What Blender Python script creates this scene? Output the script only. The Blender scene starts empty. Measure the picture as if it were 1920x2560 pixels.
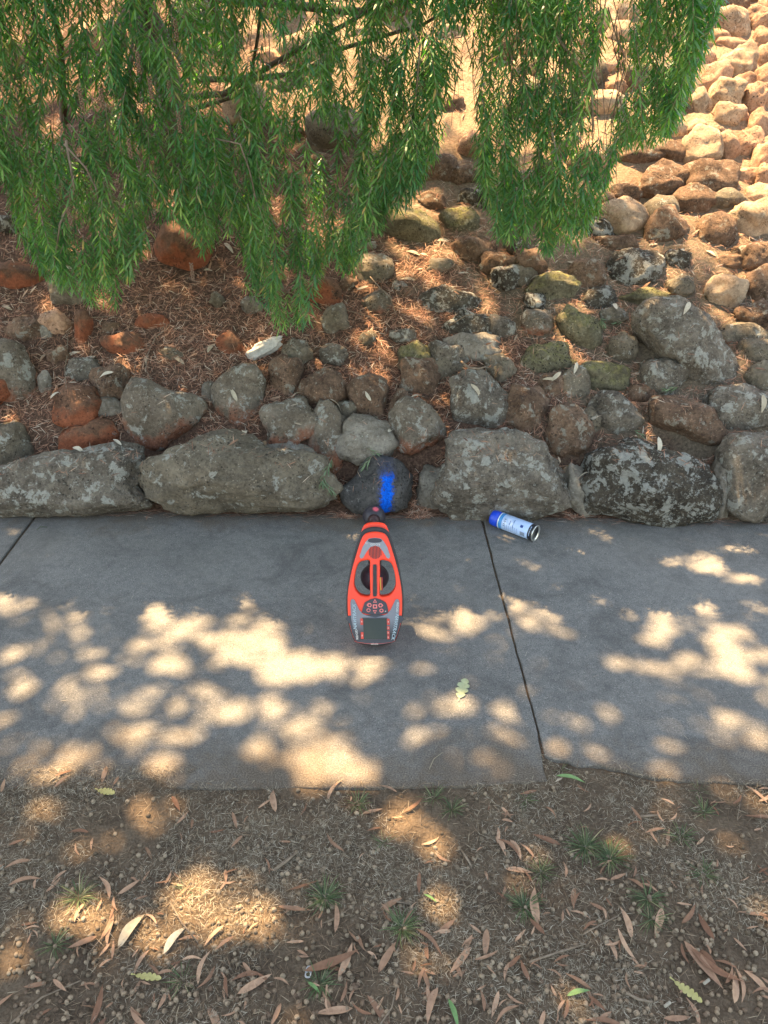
import bpy, bmesh, math, random
import numpy as np
from mathutils import Vector, Matrix, Quaternion, noise
from mathutils.bvhtree import BVHTree
R = math.radians
random.seed(7); rng = np.random.default_rng(11)
sc = bpy.context.scene
COL = sc.collection

# ------------------------------------------------------------------ camera, sky, sun, exposure
F = 1923.0; CAMH = 1.6; PITCH = 30.0
cd = bpy.data.cameras.new("camera"); cam = bpy.data.objects.new("camera", cd); COL.objects.link(cam)
cam.location = (0, 0, CAMH); cam.rotation_euler = (R(90 - PITCH), 0, 0)
cd.sensor_fit = 'VERTICAL'; cd.sensor_height = 24.0; cd.lens = 24.0 * F / 2560.0
cd.clip_start = 0.05; cd.clip_end = 500
sc.camera = cam
SUN = Vector((-0.26, 0.31, 1.0)).normalized()
w = bpy.data.worlds.new("World"); sc.world = w; w.use_nodes = True
wn = w.node_tree; sky = wn.nodes.new('ShaderNodeTexSky'); sky.sky_type = 'NISHITA'; sky.sun_disc = False
sky.sun_elevation = math.asin(SUN.z); sky.sun_rotation = math.atan2(SUN.x, SUN.y)
bg = wn.nodes['Background']; bg.inputs[1].default_value = 0.125
tint = wn.nodes.new('ShaderNodeMix'); tint.data_type = 'RGBA'; tint.blend_type = 'MULTIPLY'; tint.inputs[0].default_value = 1.0
tint.inputs[7].default_value = (1.22, 1.0, .74, 1)   # hazy summer sky, less blue than clean air
wn.links.new(sky.outputs[0], tint.inputs[6]); wn.links.new(tint.outputs[2], bg.inputs[0])
sl = bpy.data.lights.new("sun", 'SUN'); sl.energy = 5.0; sl.angle = R(0.5); sl.color = (1.0, 0.69, 0.37)
so = bpy.data.objects.new("sun", sl); COL.objects.link(so); so.rotation_euler = SUN.to_track_quat('Z', 'Y').to_euler()
so.location = (0, 0, 12)
sc.view_settings.view_transform = 'Standard'; sc.view_settings.look = 'None'
sc.view_settings.gamma = 1.0; sc.view_settings.exposure = 2.68

# ------------------------------------------------------------------ projection helpers (photo pixel -> place)
cp, sp = math.cos(R(PITCH)), math.sin(R(PITCH))
def ray(px, py):
    a = (px - 960) / F; b = (1280 - py) / F
    return Vector((a, cp + b * sp, -sp + b * cp))
def P(px, py, z=0.0):
    d = ray(px, py); t = (z - CAMH) / d.z
    return Vector((d.x * t, d.y * t, z))
def depth_of(p): return p.y * cp + (CAMH - p.z) * sp
def sstep(t): t = max(0.0, min(1.0, t)); return t * t * (3 - 2 * t)
def edgeY(x): return 2.735 - 0.028 * x
def bank0(x, y):
    d = y - edgeY(x)
    if d <= 0: return -0.01 + 0.0 * d
    z = 0.20 * sstep(d / 0.30) + 0.62 * max(0.0, d - 0.14)
    if d > 5: z = 0.20 + 0.62 * 4.86 + 0.05 * (d - 5)
    return z
def bank(x, y):
    z = bank0(x, y)
    d = y - edgeY(x)
    k = sstep(d / 0.25)
    v = Vector((x, y, 3.1))
    return z + k * (0.035 * noise.noise(v * 2.3) + (0.016 + .02 * sstep((y - 3.6) / .8)) * noise.noise(v * 7) + 0.006 * noise.noise(v * 21))
def PB(px, py):
    d = ray(px, py); t = 2.2; o = Vector((0, 0, CAMH))
    while t < 14:
        p = o + d * t
        if p.z < bank0(p.x, p.y): break
        t += 0.02
    return o + d * t
def PS(px, py):   # surface point wherever it falls
    g = P(px, py) if ray(px, py).z < -0.02 else None
    if g is not None and g.y < edgeY(g.x): return g
    return PB(px, py)
ZM = dict(A=(0, 900), B=(640, 900), C=(1280, 900), D=(0, 500), E=(640, 460), F=(1280, 460), G=(1280, 0), H=(640, 0),
          I=(0, 0), K=(0, 1900), L=(640, 1900), Q=(1280, 1900), M=(0, 1280), N=(960, 1280), Z=(780, 1220), S=(1180, 1230))
def zs(k): return {'M': .5787, 'N': .5787, 'Z': .2049, 'S': .1326}.get(k, .3858)
def Zp(k, x, y): s = zs(k); return ZM[k][0] + x * s, ZM[k][1] + y * s

# ------------------------------------------------------------------ object helpers
def tag(o, label=None, cat=None, group=None, kind=None):
    if label: o['label'] = label
    if cat: o['category'] = cat
    if group: o['group'] = group
    if kind: o['kind'] = kind
    return o
def empty(name, loc=(0, 0, 0), rot=(0, 0, 0)):
    o = bpy.data.objects.new(name, None); COL.objects.link(o); o.location = loc; o.rotation_euler = rot
    o.empty_display_size = 0.05
    return o
def np_mesh(name, V, loops, starts, totals, smooth=False):
    me = bpy.data.meshes.new(name)
    me.vertices.add(len(V)); me.vertices.foreach_set('co', np.asarray(V, np.float32).ravel())
    me.loops.add(len(loops)); me.loops.foreach_set('vertex_index', np.asarray(loops, np.int32))
    me.polygons.add(len(starts)); me.polygons.foreach_set('loop_start', np.asarray(starts, np.int32))
    me.polygons.foreach_set('loop_total', np.asarray(totals, np.int32))
    me.update(calc_edges=True)
    me.polygons.foreach_set('use_smooth', np.full(len(starts), smooth))
    return me
class Tpl:
    def __init__(s, V, faces):
        s.V = np.array(V, float); s.l = np.array([i for f in faces for i in f]); s.t = np.array([len(f) for f in faces])
def merge(items, name, smooth=False):
    """items: list of (Tpl, M (N,3,3), T (N,3)); M columns = images of the axes"""
    Vs, Ls, Ts = [], [], []; off = 0
    for tp, M, T in items:
        n = len(T)
        if n == 0: continue
        v = np.einsum('nij,vj->nvi', M, tp.V) + T[:, None, :]
        Vs.append(v.reshape(-1, 3))
        l = tp.l[None, :] + (np.arange(n) * len(tp.V))[:, None] + off
        Ls.append(l.ravel()); Ts.append(np.tile(tp.t, n)); off += n * len(tp.V)
    V = np.concatenate(Vs); L = np.concatenate(Ls); T = np.concatenate(Ts)
    S = np.concatenate([[0], np.cumsum(T)[:-1]])
    return np_mesh(name, V, L, S, T, smooth)
def link(name, me, mat=None, parent=None):
    o = bpy.data.objects.new(name, me); COL.objects.link(o)
    if mat: me.materials.append(mat)
    if parent: o.parent = parent
    return o
def frames(D, U, size):
    """orthonormal frames: x along D, z near U ; size (N,) or (N,3)"""
    D = D / np.linalg.norm(D, axis=1, keepdims=True)
    Y = np.cross(U, D); Y /= np.linalg.norm(Y, axis=1, keepdims=True) + 1e-9
    Zz = np.cross(D, Y)
    M = np.stack([D, Y, Zz], axis=2)
    size = np.asarray(size, float)
    if size.ndim == 1: size = np.repeat(size[:, None], 3, 1)
    return M * size[:, None, :]
def tube_np(pts, rads, n=6):
    pts = [Vector(p) for p in pts]; V = []; Fs = []
    prev = None
    for i, p in enumerate(pts):
        d = (pts[min(i + 1, len(pts) - 1)] - pts[max(i - 1, 0)]).normalized()
        if prev is None:
            a = d.orthogonal().normalized()
        else:
            a = (prev - d * prev.dot(d)).normalized()
        prev = a; b = d.cross(a)
        for k in range(n):
            t = 2 * math.pi * k / n
            V.append(p + (a * math.cos(t) + b * math.sin(t)) * rads[i])
    for i in range(len(pts) - 1):
        for k in range(n):
            k2 = (k + 1) % n
            Fs.append((i * n + k, i * n + k2, (i + 1) * n + k2, (i + 1) * n + k))
    Fs.append(tuple(reversed(range(n)))); Fs.append(tuple(range((len(pts) - 1) * n, len(pts) * n)))
    return V, Fs
def tubes_mesh(name, lst, n=6):
    V = []; Fs = []
    for pts, rads in lst:
        v, f = tube_np(pts, rads, n); o = len(V); V += v; Fs += [tuple(i + o for i in q) for q in f]
    me = bpy.data.meshes.new(name); me.from_pydata([tuple(v) for v in V], [], Fs); me.update()
    me.polygons.foreach_set('use_smooth', np.ones(len(me.polygons), bool))
    return me
def lathe(name, prof, n=32, axis='Z'):
    V = []; Fs = []
    for r, z in prof:
        for k in range(n):
            t = 2 * math.pi * k / n; V.append((r * math.cos(t), r * math.sin(t), z))
    for i in range(len(prof) - 1):
        for k in range(n):
            k2 = (k + 1) % n; Fs.append((i * n + k, i * n + k2, (i + 1) * n + k2, (i + 1) * n + k))
    Fs.append(tuple(reversed(range(n)))); Fs.append(tuple(range((len(prof) - 1) * n, len(prof) * n)))
    me = bpy.data.meshes.new(name); me.from_pydata(V, [], Fs); me.update()
    me.polygons.foreach_set('use_smooth', np.ones(len(me.polygons), bool))
    me.polygons[-1].use_smooth = False; me.polygons[-2].use_smooth = False
    return me
def smooth_poly(pts, n=4):
    out = []; N = len(pts)
    for i in range(N):
        p0, p1, p2, p3 = [np.array(pts[(i + k) % N], float) for k in (-1, 0, 1, 2)]
        for j in range(n):
            t = j / n
            out.append(.5 * ((2 * p1) + (-p0 + p2) * t + (2 * p0 - 5 * p1 + 4 * p2 - p3) * t * t + (-p0 + 3 * p1 - 3 * p2 + p3) * t ** 3))
    return [tuple(p) for p in out]
def slab(name, polys, z0, z1, bevel=0.0, bres=2):
    cu = bpy.data.curves.new(name, 'CURVE'); cu.dimensions = '2D'; cu.fill_mode = 'BOTH'
    for pl in polys:
        s = cu.splines.new('POLY'); s.points.add(len(pl) - 1)
        for i, p in enumerate(pl): s.points[i].co = (p[0], p[1], 0, 1)
        s.use_cyclic_u = True
    h = (z1 - z0) / 2
    cu.extrude = max(h - bevel, 1e-5); cu.bevel_depth = bevel; cu.bevel_resolution = bres; cu.offset = -bevel
    o = bpy.data.objects.new(name, cu); COL.objects.link(o)
    dg = bpy.context.evaluated_depsgraph_get(); dg.update()
    me = bpy.data.meshes.new_from_object(o.evaluated_get(dg)); me.name = name
    bpy.data.objects.remove(o); bpy.data.curves.remove(cu)
    me.transform(Matrix.Translation((0, 0, (z0 + z1) / 2))); me.materials.clear()
    return me
def text_mesh(s, size, depth=0.0004, shear=0.0):
    cu = bpy.data.curves.new('txt', 'FONT'); cu.body = s; cu.size = size; cu.extrude = depth; cu.align_x = 'CENTER'; cu.align_y = 'CENTER'
    cu.shear = shear; cu.offset = size * 0.012; cu.resolution_u = 2
    o = bpy.data.objects.new('txt', cu); COL.objects.link(o)
    dg = bpy.context.evaluated_depsgraph_get(); dg.update()
    me = bpy.data.meshes.new_from_object(o.evaluated_get(dg)); bpy.data.objects.remove(o); me.materials.clear()
    return me

# ------------------------------------------------------------------ materials
class NT:
    def __init__(s, name):
        s.m = bpy.data.materials.new(name); s.m.use_nodes = True; s.t = s.m.node_tree; s.N = s.t.nodes
        s.b = s.N['Principled BSDF']; s.out = s.N['Material Output']
    def n(s, typ, **kw):
        o = s.N.new(typ)
        for k, v in kw.items():
            if k.startswith('i_'): o.inputs[k[2:].replace('_', ' ')].default_value = v
            else: setattr(o, k, v)
        return o
    def l(s, a, b): s.t.links.new(a, b)
    def pos(s): return s.n('ShaderNodeNewGeometry').outputs['Position']
    def noise(s, vec, scale, detail=3, rough=.55, dist=0):
        o = s.n('ShaderNodeTexNoise'); o.inputs['Scale'].default_value = scale; o.inputs['Detail'].default_value = detail
        o.inputs['Roughness'].default_value = rough; o.inputs['Distortion'].default_value = dist
        s.l(vec, o.inputs['Vector']); return o.outputs[0]
    def vor(s, vec, scale, out=0, feature='F1'):
        o = s.n('ShaderNodeTexVoronoi', feature=feature); o.inputs['Scale'].default_value = scale
        s.l(vec, o.inputs['Vector']); return o.outputs[out]
    def ramp(s, fac, stops, interp='LINEAR'):
        o = s.n('ShaderNodeValToRGB'); s.l(fac, o.inputs[0]); cr = o.color_ramp; cr.interpolation = interp
        while len(cr.elements) < len(stops): cr.elements.new(.5)
        for e, (p, c) in zip(cr.elements, stops):
            e.position = p; e.color = (c, c, c, 1) if isinstance(c, (int, float)) else (*c, 1)
        return o.outputs[0]
    def mix(s, fac, a, b, mode='MIX'):
        o = s.n('ShaderNodeMix', data_type='RGBA', blend_type=mode)
        for v, i in ((fac, 0), (a, 6), (b, 7)):
            if isinstance(v, (int, float)): o.inputs[i].default_value = v
            elif isinstance(v, tuple): o.inputs[i].default_value = (*v, 1)
            else: s.l(v, o.inputs[i])
        return o.outputs[2]
    def math(s, op, a, b=0.0, clamp=False):
        o = s.n('ShaderNodeMath', operation=op); o.use_clamp = clamp
        for v, i in ((a, 0), (b, 1)):
            if isinstance(v, (int, float)): o.inputs[i].default_value = v
            else: s.l(v, o.inputs[i])
        return o.outputs[0]
    def bump(s, h, strength, dist, nrm=None):
        o = s.n('ShaderNodeBump'); o.inputs['Strength'].default_value = strength; o.inputs['Distance'].default_value = dist
        s.l(h, o.inputs['Height'])
        if nrm: s.l(nrm, o.inputs['Normal'])
        return o.outputs[0]
    def fin(s, col=None, rough=.8, nrm=None, spec=.3, metal=0):
        if isinstance(col, tuple): s.b.inputs['Base Color'].default_value = (*col, 1)
        elif col is not None: s.l(col, s.b.inputs['Base Color'])
        if isinstance(rough, (int, float)): s.b.inputs['Roughness'].default_value = rough
        else: s.l(rough, s.b.inputs['Roughness'])
        s.b.inputs['Specular IOR Level'].default_value = spec; s.b.inputs['Metallic'].default_value = metal
        if nrm: s.l(nrm, s.b.inputs['Normal'])
        return s.m

def m_concrete():
    t = NT('concrete'); p = t.pos()
    big = t.noise(p, 2.2, 5, .6); mid = t.noise(p, 14, 5, .65); fine = t.noise(p, 260, 3, .7)
    c = t.ramp(big, [(.36, (.098, .095, .087)), (.64, (.172, .165, .150))])
    c = t.mix(t.ramp(mid, [(.35, .0), (.7, .4)]), c, (.20, .195, .185))
    f2 = t.noise(p, 75, 4, .8); c = t.mix(t.ramp(f2, [(.40, .0), (.60, .6)]), c, t.mix(.5, c, (.28, .26, .23))); f3 = t.noise(p, 34, 5, .8); c = t.mix(t.ramp(f3, [(.42, .40), (.54, 0)]), c, (.045, .045, .046)); c = t.mix(t.ramp(fine, [(.36, 0.0), (.64, 1.0)]), t.mix(.42, c, (.03, .03, .035)), t.mix(.35, c, (.32, .31, .29)))
    sp = t.vor(p, 95, 0); c = t.mix(t.ramp(sp, [(.10, .6), (.17, 0)]), c, (.42, .39, .34))
    sp2 = t.vor(p, 61, 0); c = t.mix(t.ramp(sp2, [(.07, .85), (.12, 0)]), c, (.03, .03, .03))
    st = t.noise(p, 4.0, 8, .72, .9); c = t.mix(t.ramp(st, [(.47, 0), (.66, .55)]), c, (.055, .052, .050))
    s2 = t.noise(p, 1.3, 8, .7, .5); c = t.mix(t.ramp(s2, [(.5, 0), (.65, .25)]), c, (.20, .185, .16))
    sy = t.n('ShaderNodeSeparateXYZ'); t.l(p, sy.inputs[0]); dn = t.math('MULTIPLY', t.math('SUBTRACT', t.noise(p, 5, 6, .75, .4), .5), .55)
    yy = t.math('ADD', sy.outputs[1], dn); e1 = t.ramp(t.math('SUBTRACT', yy, 1.0), [(.38, .8), (.56, 0)]); e2 = t.ramp(t.math('SUBTRACT', yy, 2.0), [(.62, 0), (.76, .7)])
    c = t.mix(t.math('MAXIMUM', e1, e2), c, t.ramp(fine, [(.35, (.055, .043, .032)), (.65, (.17, .13, .09))]))
    h = t.mix(.5, fine, mid)
    return t.fin(c, .9, t.bump(h, .5, .003))
def m_soil(name, dark=(.055, .039, .026), light=(.19, .138, .090), sc_=1.0):
    t = NT(name); p = t.pos()
    a = t.noise(p, 9 * sc_, 6, .7); b = t.noise(p, 120 * sc_, 4, .7); v = t.vor(p, 150 * sc_)
    c = t.ramp(a, [(.3, dark), (.68, light)])
    c = t.mix(t.ramp(b, [(.3, 0), (.7, .75)]), t.mix(.5, c, (.025, .018, .014)), t.mix(.4, c, (.24, .19, .14)))
    h = t.mix(.5, b, v)
    return t.fin(c, .95, t.bump(h, .8, .006), .1)
def m_bank():
    t = NT('bank_earth_and_mortar'); p = t.pos()
    sep = t.n('ShaderNodeSeparateXYZ'); t.l(p, sep.inputs[0])
    a = t.noise(p, 6, 6, .7); b = t.noise(p, 90, 4, .7)
    mulch = t.ramp(b, [(.3, (.028, .018, .013)), (.55, (.10, .06, .042)), (.8, (.22, .145, .10))])
    mort = t.mix(t.ramp(t.math('MULTIPLY', sep.outputs[1], .1), [(.36, 0), (.46, 1)]), t.ramp(b, [(.25, (.05, .040, .029)), (.75, (.20, .155, .108))]), t.ramp(b, [(.25, (.12, .086, .056)), (.75, (.35, .255, .17))]))  # mortar paler up the slope, sunlit brightness put into its colour
    f = t.math('ADD', t.math('MULTIPLY', sep.outputs[0], 1.2), t.math('MULTIPLY', t.math('SUBTRACT', a, .5), 2.6))
    f = t.math('ADD', f, t.math('MULTIPLY', t.math('SUBTRACT', sep.outputs[1], 3.75), .9)); f = t.ramp(t.math('ADD', f, .1), [(.2, 0), (.8, 1)])  # less mulch higher up, colour carries the pale sunlit look behind the branches
    c = t.mix(f, mulch, mort)
    return t.fin(c, .95, t.bump(t.mix(.5, a, b), .8, .012), .1)
def m_rock(name, c1, c2, red=None, redlo=0.0, lichen=.3, lcol=(.42, .42, .37), moss=0, pits=.5, blue=False):
    t = NT(name); p = t.pos(); tc = t.n('ShaderNodeTexCoord').outputs['Object']
    a = t.noise(p, 11, 6, .65); b = t.noise(p, 70, 5, .75); d = t.noise(p, 26, 6, .7, .8)
    c = t.ramp(t.mix(.5, a, b), [(.36, tuple(x * 1.15 for x in c1)), (.62, tuple(x * 1.35 for x in c2))])
    ds = t.vor(p, 62); dn = t.noise(p, 8, 5, .75, .5); c = t.mix(t.math('MULTIPLY', t.ramp(ds, [(.12, .8), (.22, 0)]), t.ramp(dn, [(.50, 0), (.62, 1)])), c, tuple(min(.6, x * 2.6) for x in c2))
    pt = t.noise(p, 4.5, 6, .7, .7); c = t.mix(t.ramp(pt, [(.42, .55), (.56, 0)]), c, t.mix(1.0, c, (.50, .47, .45), 'MULTIPLY'))
    if red is not None:
        sep = t.n('ShaderNodeSeparateXYZ'); t.l(tc, sep.inputs[0])
        z = t.math('ADD', t.math('MULTIPLY', sep.outputs[2], -9.0), t.math('MULTIPLY', t.math('SUBTRACT', a, .5), 3.0))
        z = t.math('ADD', z, redlo)
        rc = t.ramp(b, [(.3, tuple(x * .55 for x in red)), (.75, tuple(min(1, x * 1.35) for x in red))])
        c = t.mix(t.ramp(z, [(.25, 0), (.75, .9)]), c, rc)
    if moss:
        sep2 = t.n('ShaderNodeSeparateXYZ'); g = t.n('ShaderNodeNewGeometry'); t.l(g.outputs['Normal'], sep2.inputs[0])
        mm = t.math('MULTIPLY', t.ramp(d, [(.42, 0), (.6, 1)]), t.ramp(sep2.outputs[2], [(.2, 0), (.8, moss)]))
        c = t.mix(mm, c, t.ramp(b, [(.3, (.07, .07, .02)), (.7, (.27, .25, .10))]))
    # dark pits
    w = t.n('ShaderNodeVectorMath', operation='ADD'); t.l(p, w.inputs[0])
    nz = t.n('ShaderNodeTexNoise'); nz.inputs['Scale'].default_value = 40; t.l(p, nz.inputs['Vector'])
    sc2 = t.n('ShaderNodeVectorMath', operation='SCALE'); sc2.inputs['Scale'].default_value = .02; t.l(nz.outputs['Color'], sc2.inputs[0]); t.l(sc2.outputs[0], w.inputs[1])
    v = t.vor(w.outputs[0], 75); v2 = t.vor(w.outputs[0], 30)
    pit = t.math('MAXIMUM', t.ramp(v, [(.16, .95), (.30, 0)]), t.ramp(v2, [(.10, 1), (.19, 0)]))
    pit = t.math('MULTIPLY', pit, t.ramp(t.noise(p, 6, 4, .7, .4), [(.42, .05), (.60, 1)]))
    c = t.mix(t.math('MULTIPLY', pit, min(1, pits * 1.6)), c, (.02, .018, .016))
    if lichen:
        l1 = t.noise(p, 17, 7, .72, .3); thr = .66 - .18 * lichen
        m1 = t.ramp(l1, [(thr, 0), (thr + .035, 1)])
        l2 = t.noise(p, 60, 5, .75); m2 = t.ramp(l2, [(thr + .03, 0), (thr + .08, .8)])
        lc = t.ramp(b, [(.3, tuple(x * .6 for x in lcol)), (.7, lcol)])
        c = t.mix(t.math('MULTIPLY', t.math('MAXIMUM', m1, m2), .75), c, lc)
    if blue:
        sp3 = t.n('ShaderNodeSeparateXYZ'); t.l(tc, sp3.inputs[0])
        nn = t.math('MULTIPLY', t.math('SUBTRACT', d, .5), .035)
        n2 = t.math('MULTIPLY', t.math('SUBTRACT', b, .5), .030)
        n2 = t.math('MULTIPLY', t.math('SUBTRACT', b, .5), .07)
        spray = t.ramp(t.math('ABSOLUTE', t.math('ADD', t.math('SUBTRACT', sp3.outputs[0], BLUE_X), t.math('MULTIPLY', nn, 1.5))), [(.0, .5), (.018, .35), (.042, 0)])
        spz = t.ramp(t.math('ABSOLUTE', t.math('SUBTRACT', sp3.outputs[2], BLUE_Z)), [(.0, 1), (.09, .8), (.13, 0)])
        c = t.mix(t.math('MULTIPLY', t.math('MULTIPLY', spray, spz), t.ramp(t.noise(p, 150, 5, .8), [(.42, .1), (.62, 1)])), c, (.01, .09, .42))
        dx = t.math('ABSOLUTE', t.math('ADD', t.math('SUBTRACT', t.math('ADD', sp3.outputs[0], t.math('MULTIPLY', sp3.outputs[2], -.07)), BLUE_X), t.math('ADD', nn, n2)))
        mx = t.ramp(dx, [(.0, 1), (.016, 1), (.025, 0)])
        dz = t.math('ABSOLUTE', t.math('ADD', t.math('SUBTRACT', sp3.outputs[2], BLUE_Z), nn))
        mz = t.ramp(dz, [(.0, 1), (.070, 1), (.088, 0)])
        c = t.mix(t.math('MULTIPLY', mx, mz), c, t.mix(t.ramp(t.noise(p, 110, 4, .7), [(.35, 0), (.6, 1)]), (.004, .07, .50), (.004, .15, .85)))
    h = t.math('SUBTRACT', t.mix(.4, a, b), t.math('MULTIPLY', pit, .5))
    hf = t.mix(.5, h, t.noise(p, 190, 4, .7)); return t.fin(c, .92, t.bump(hf, .9, .018), .15)
BLUE_X, BLUE_Z = 0.028, 0.012
def m_plain(name, col, rough=.5, metal=0, spec=.4, var=.0, vs=60, bump=0):
    t = NT(name); p = t.n('ShaderNodeTexCoord').outputs['Object']
    nz = t.noise(p, vs, 4, .6)
    c = t.mix(t.ramp(nz, [(.35, 0), (.75, max(var, .08))]), col, tuple(min(1, x * 1.6 + .03) for x in col))
    return t.fin(c, rough, t.bump(nz, .2, .001) if bump else None, spec, metal)
def m_island(name, stops, rough=.7, trans=0.0, spec=.25, interp='LINEAR', tint=(1.0, 1.0, .5), zones=False):
    t = NT(name); g = t.n('ShaderNodeNewGeometry'); r = g.outputs['Random Per Island']
    c = t.ramp(r, stops, interp)
    if zones:
        zn = t.noise(g.outputs['Position'], 5.5, 3, .6); c = t.mix(t.ramp(zn, [(.36, 0), (.62, 1)]), t.mix(1.0, c, (.50, .72, .85), 'MULTIPLY'), t.mix(1.0, c, (1.5, 1.3, .95), 'MULTIPLY'))  # darker blue-green and brighter yellow-green clumps put shading into the leaf colour
    nz = t.noise(g.outputs['Position'], 30, 3, .6); c = t.mix(t.ramp(nz, [(.35, 0), (.7, .35)]), c, t.mix(1.0, c, (.55, .55, .55), 'MULTIPLY'))
    t.fin(c, rough, None, spec)
    if trans:
        tr = t.n('ShaderNodeBsdfTranslucent'); t.l(t.mix(1.0, t.mix(.5, c, (.30, .5, .08)), tint, 'MULTIPLY'), tr.inputs[0])
        mx = t.n('ShaderNodeMixShader'); mx.inputs[0].default_value = trans
        t.l(t.b.outputs[0], mx.inputs[1]); t.l(tr.outputs[0], mx.inputs[2]); t.l(mx.outputs[0], t.out.inputs[0])
    return t.m
def m_bark(name, a, b):
    t = NT(name); p = t.pos(); n1 = t.noise(p, 25, 6, .7, 1); c = t.ramp(n1, [(.3, a), (.7, b)])
    return t.fin(c, .9, t.bump(n1, .6, .01), .1)
CONC = m_concrete(); SOIL = m_soil('dry_soil'); BANKM = m_bank()
RM = dict(
    grey=m_rock('rock_grey', (.052, .045, .037), (.180, .154, .122), None, 0, .62),
    plain=m_rock('rock_plain', (.070, .060, .046), (.18, .152, .112), None, 0, .42),
    dark=m_rock('rock_dark', (.016, .014, .012), (.085, .072, .055), None, 0, .75, (.40, .40, .36)),
    brown=m_rock('rock_brown', (.045, .030, .022), (.185, .120, .080), None, 0, .5, (.34, .32, .26)),
    red=m_rock('rock_red', (.075, .042, .028), (.17, .095, .06), (.27, .09, .045), .75, .08, (.36, .3, .25)),
    two=m_rock('rock_two_tone', (.085, .07, .052), (.19, .158, .122), (.25, .105, .062), .28, .55),
    tan=m_rock('rock_tan', (.17, .118, .078), (.43, .315, .21), None, 0, .5, (.5, .42, .3)),
    rust=m_rock('rock_rust', (.18, .105, .068), (.43, .275, .18), None, 0, .1, (.42, .32, .22)),
    moss=m_rock('rock_moss', (.05, .045, .03), (.16, .145, .095), None, 0, .3, (.38, .36, .26), moss=.9, pits=.9),
    mortar=m_rock('mortar_lump', (.11, .095, .075), (.26, .235, .195), None, 0, .3, (.42, .41, .38), pits=.25),
    blue=m_rock('rock_blue_paint', (.03, .03, .031), (.095, .09, .085), None, 0, .12, (.3, .3, .28), pits=.5, blue=True))
CW = dict(grey='grey', plain='olive-grey', dark='blackish', brown='brown', red='reddish', two='grey and rust', tan='tan', rust='orange-brown',
          moss='mossy', mortar='pale grey')
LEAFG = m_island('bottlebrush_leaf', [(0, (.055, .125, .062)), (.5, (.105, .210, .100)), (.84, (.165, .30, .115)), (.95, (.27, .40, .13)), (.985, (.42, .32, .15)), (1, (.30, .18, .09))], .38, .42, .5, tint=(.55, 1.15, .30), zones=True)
EUCG = m_island('eucalyptus_leaf', [(0, (.06, .10, .05)), (1, (.10, .15, .07))], .6, .12)
TWIG = m_bark('twig_bark', (.10, .075, .055), (.30, .24, .18)); BARK = m_bark('trunk_bark', (.05, .038, .03), (.19, .15, .115))
NEED = m_island('dead_needle', [(0, (.09, .042, .028)), (.3, (.27, .13, .085)), (.6, (.42, .215, .14)), (.85, (.50, .32, .22)), (1, (.60, .52, .42))], .8)
DRYL = m_island('dry_leaf', [(0, (.12, .06, .04)), (.4, (.24, .13, .08)), (.75, (.32, .20, .13)), (1, (.38, .34, .26))], .7)
STRAW = m_island('dead_grass', [(0, (.11, .088, .062)), (.5, (.27, .225, .16)), (1, (.52, .46, .36))], .85)
DBIT = m_island('dead_bits', [(0, (.05, .036, .025)), (.5, (.13, .09, .058)), (.85, (.22, .155, .10)), (1, (.36, .29, .20))], .85)
NUT = m_island('gumnut', [(0, (.10, .075, .05)), (.6, (.21, .16, .11)), (1, (.33, .26, .18))], .85)
GRASS = m_island('grass_blade', [(0, (.05, .075, .042)), (.5, (.085, .125, .062)), (.8, (.16, .18, .09)), (1, (.38, .32, .20))], .6, .2)
PALEWOOD = m_bark('pale_wood', (.26, .25, .22), (.55, .53, .49))

# ------------------------------------------------------------------ setting: ground, path, soil, bank
me = slab('ground', [[(-60, -60), (60, -60), (60, 60), (-60, 60)]], -.16, -.12); tag(link('ground', me, SOIL), 'bare dry ground around the path', kind='structure')
def grid(name, x0, x1, y0, y1, nx, ny, fz, ease=None):
    xs = np.linspace(x0, x1, nx); ys = np.linspace(y0, y1, ny)
    V = np.array([(x, y, fz(x, y)) for y in ys for x in xs])
    i = np.arange((nx - 1) * (ny - 1)); r = i // (nx - 1); c = i % (nx - 1); a = r * nx + c
    L = np.stack([a, a + 1, a + nx + 1, a + nx], 1).ravel()
    return np_mesh(name, V, L, np.arange(len(a)) * 4, np.full(len(a), 4), True)
def soilz(x, y):
    v = Vector((x, y, .7))
    z = -.013 + .012 * noise.noise(v * 3) + .006 * noise.noise(v * 11) + .003 * noise.noise(v * 40)
    z += .007 * sstep((y - 1.18) / .12) * (.6 + .9 * noise.noise(Vector((x * 6, y * 6, 44)))) * sstep((1.45 - y) / .05)
    if x < -.15: z += .009 * sstep((-.15 - x) / .5) * sstep((y - .9) / .3) * sstep((1.43 - y) / .07)
    
    return z
me = grid('soil_verge', -3, 3, -1.2, 1.60, 420, 280, soilz); tag(link('soil_verge', me, SOIL), 'bare dry soil verge in front of the path', kind='structure')
me = grid('bank', -7, 7, 2.66, 10.5, 380, 330, lambda x, y: bank(x, y)); bank_o = link('bank', me, BANKM)
tag(bank_o, 'sloping earth and mortar bank behind the path', kind='structure')
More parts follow.
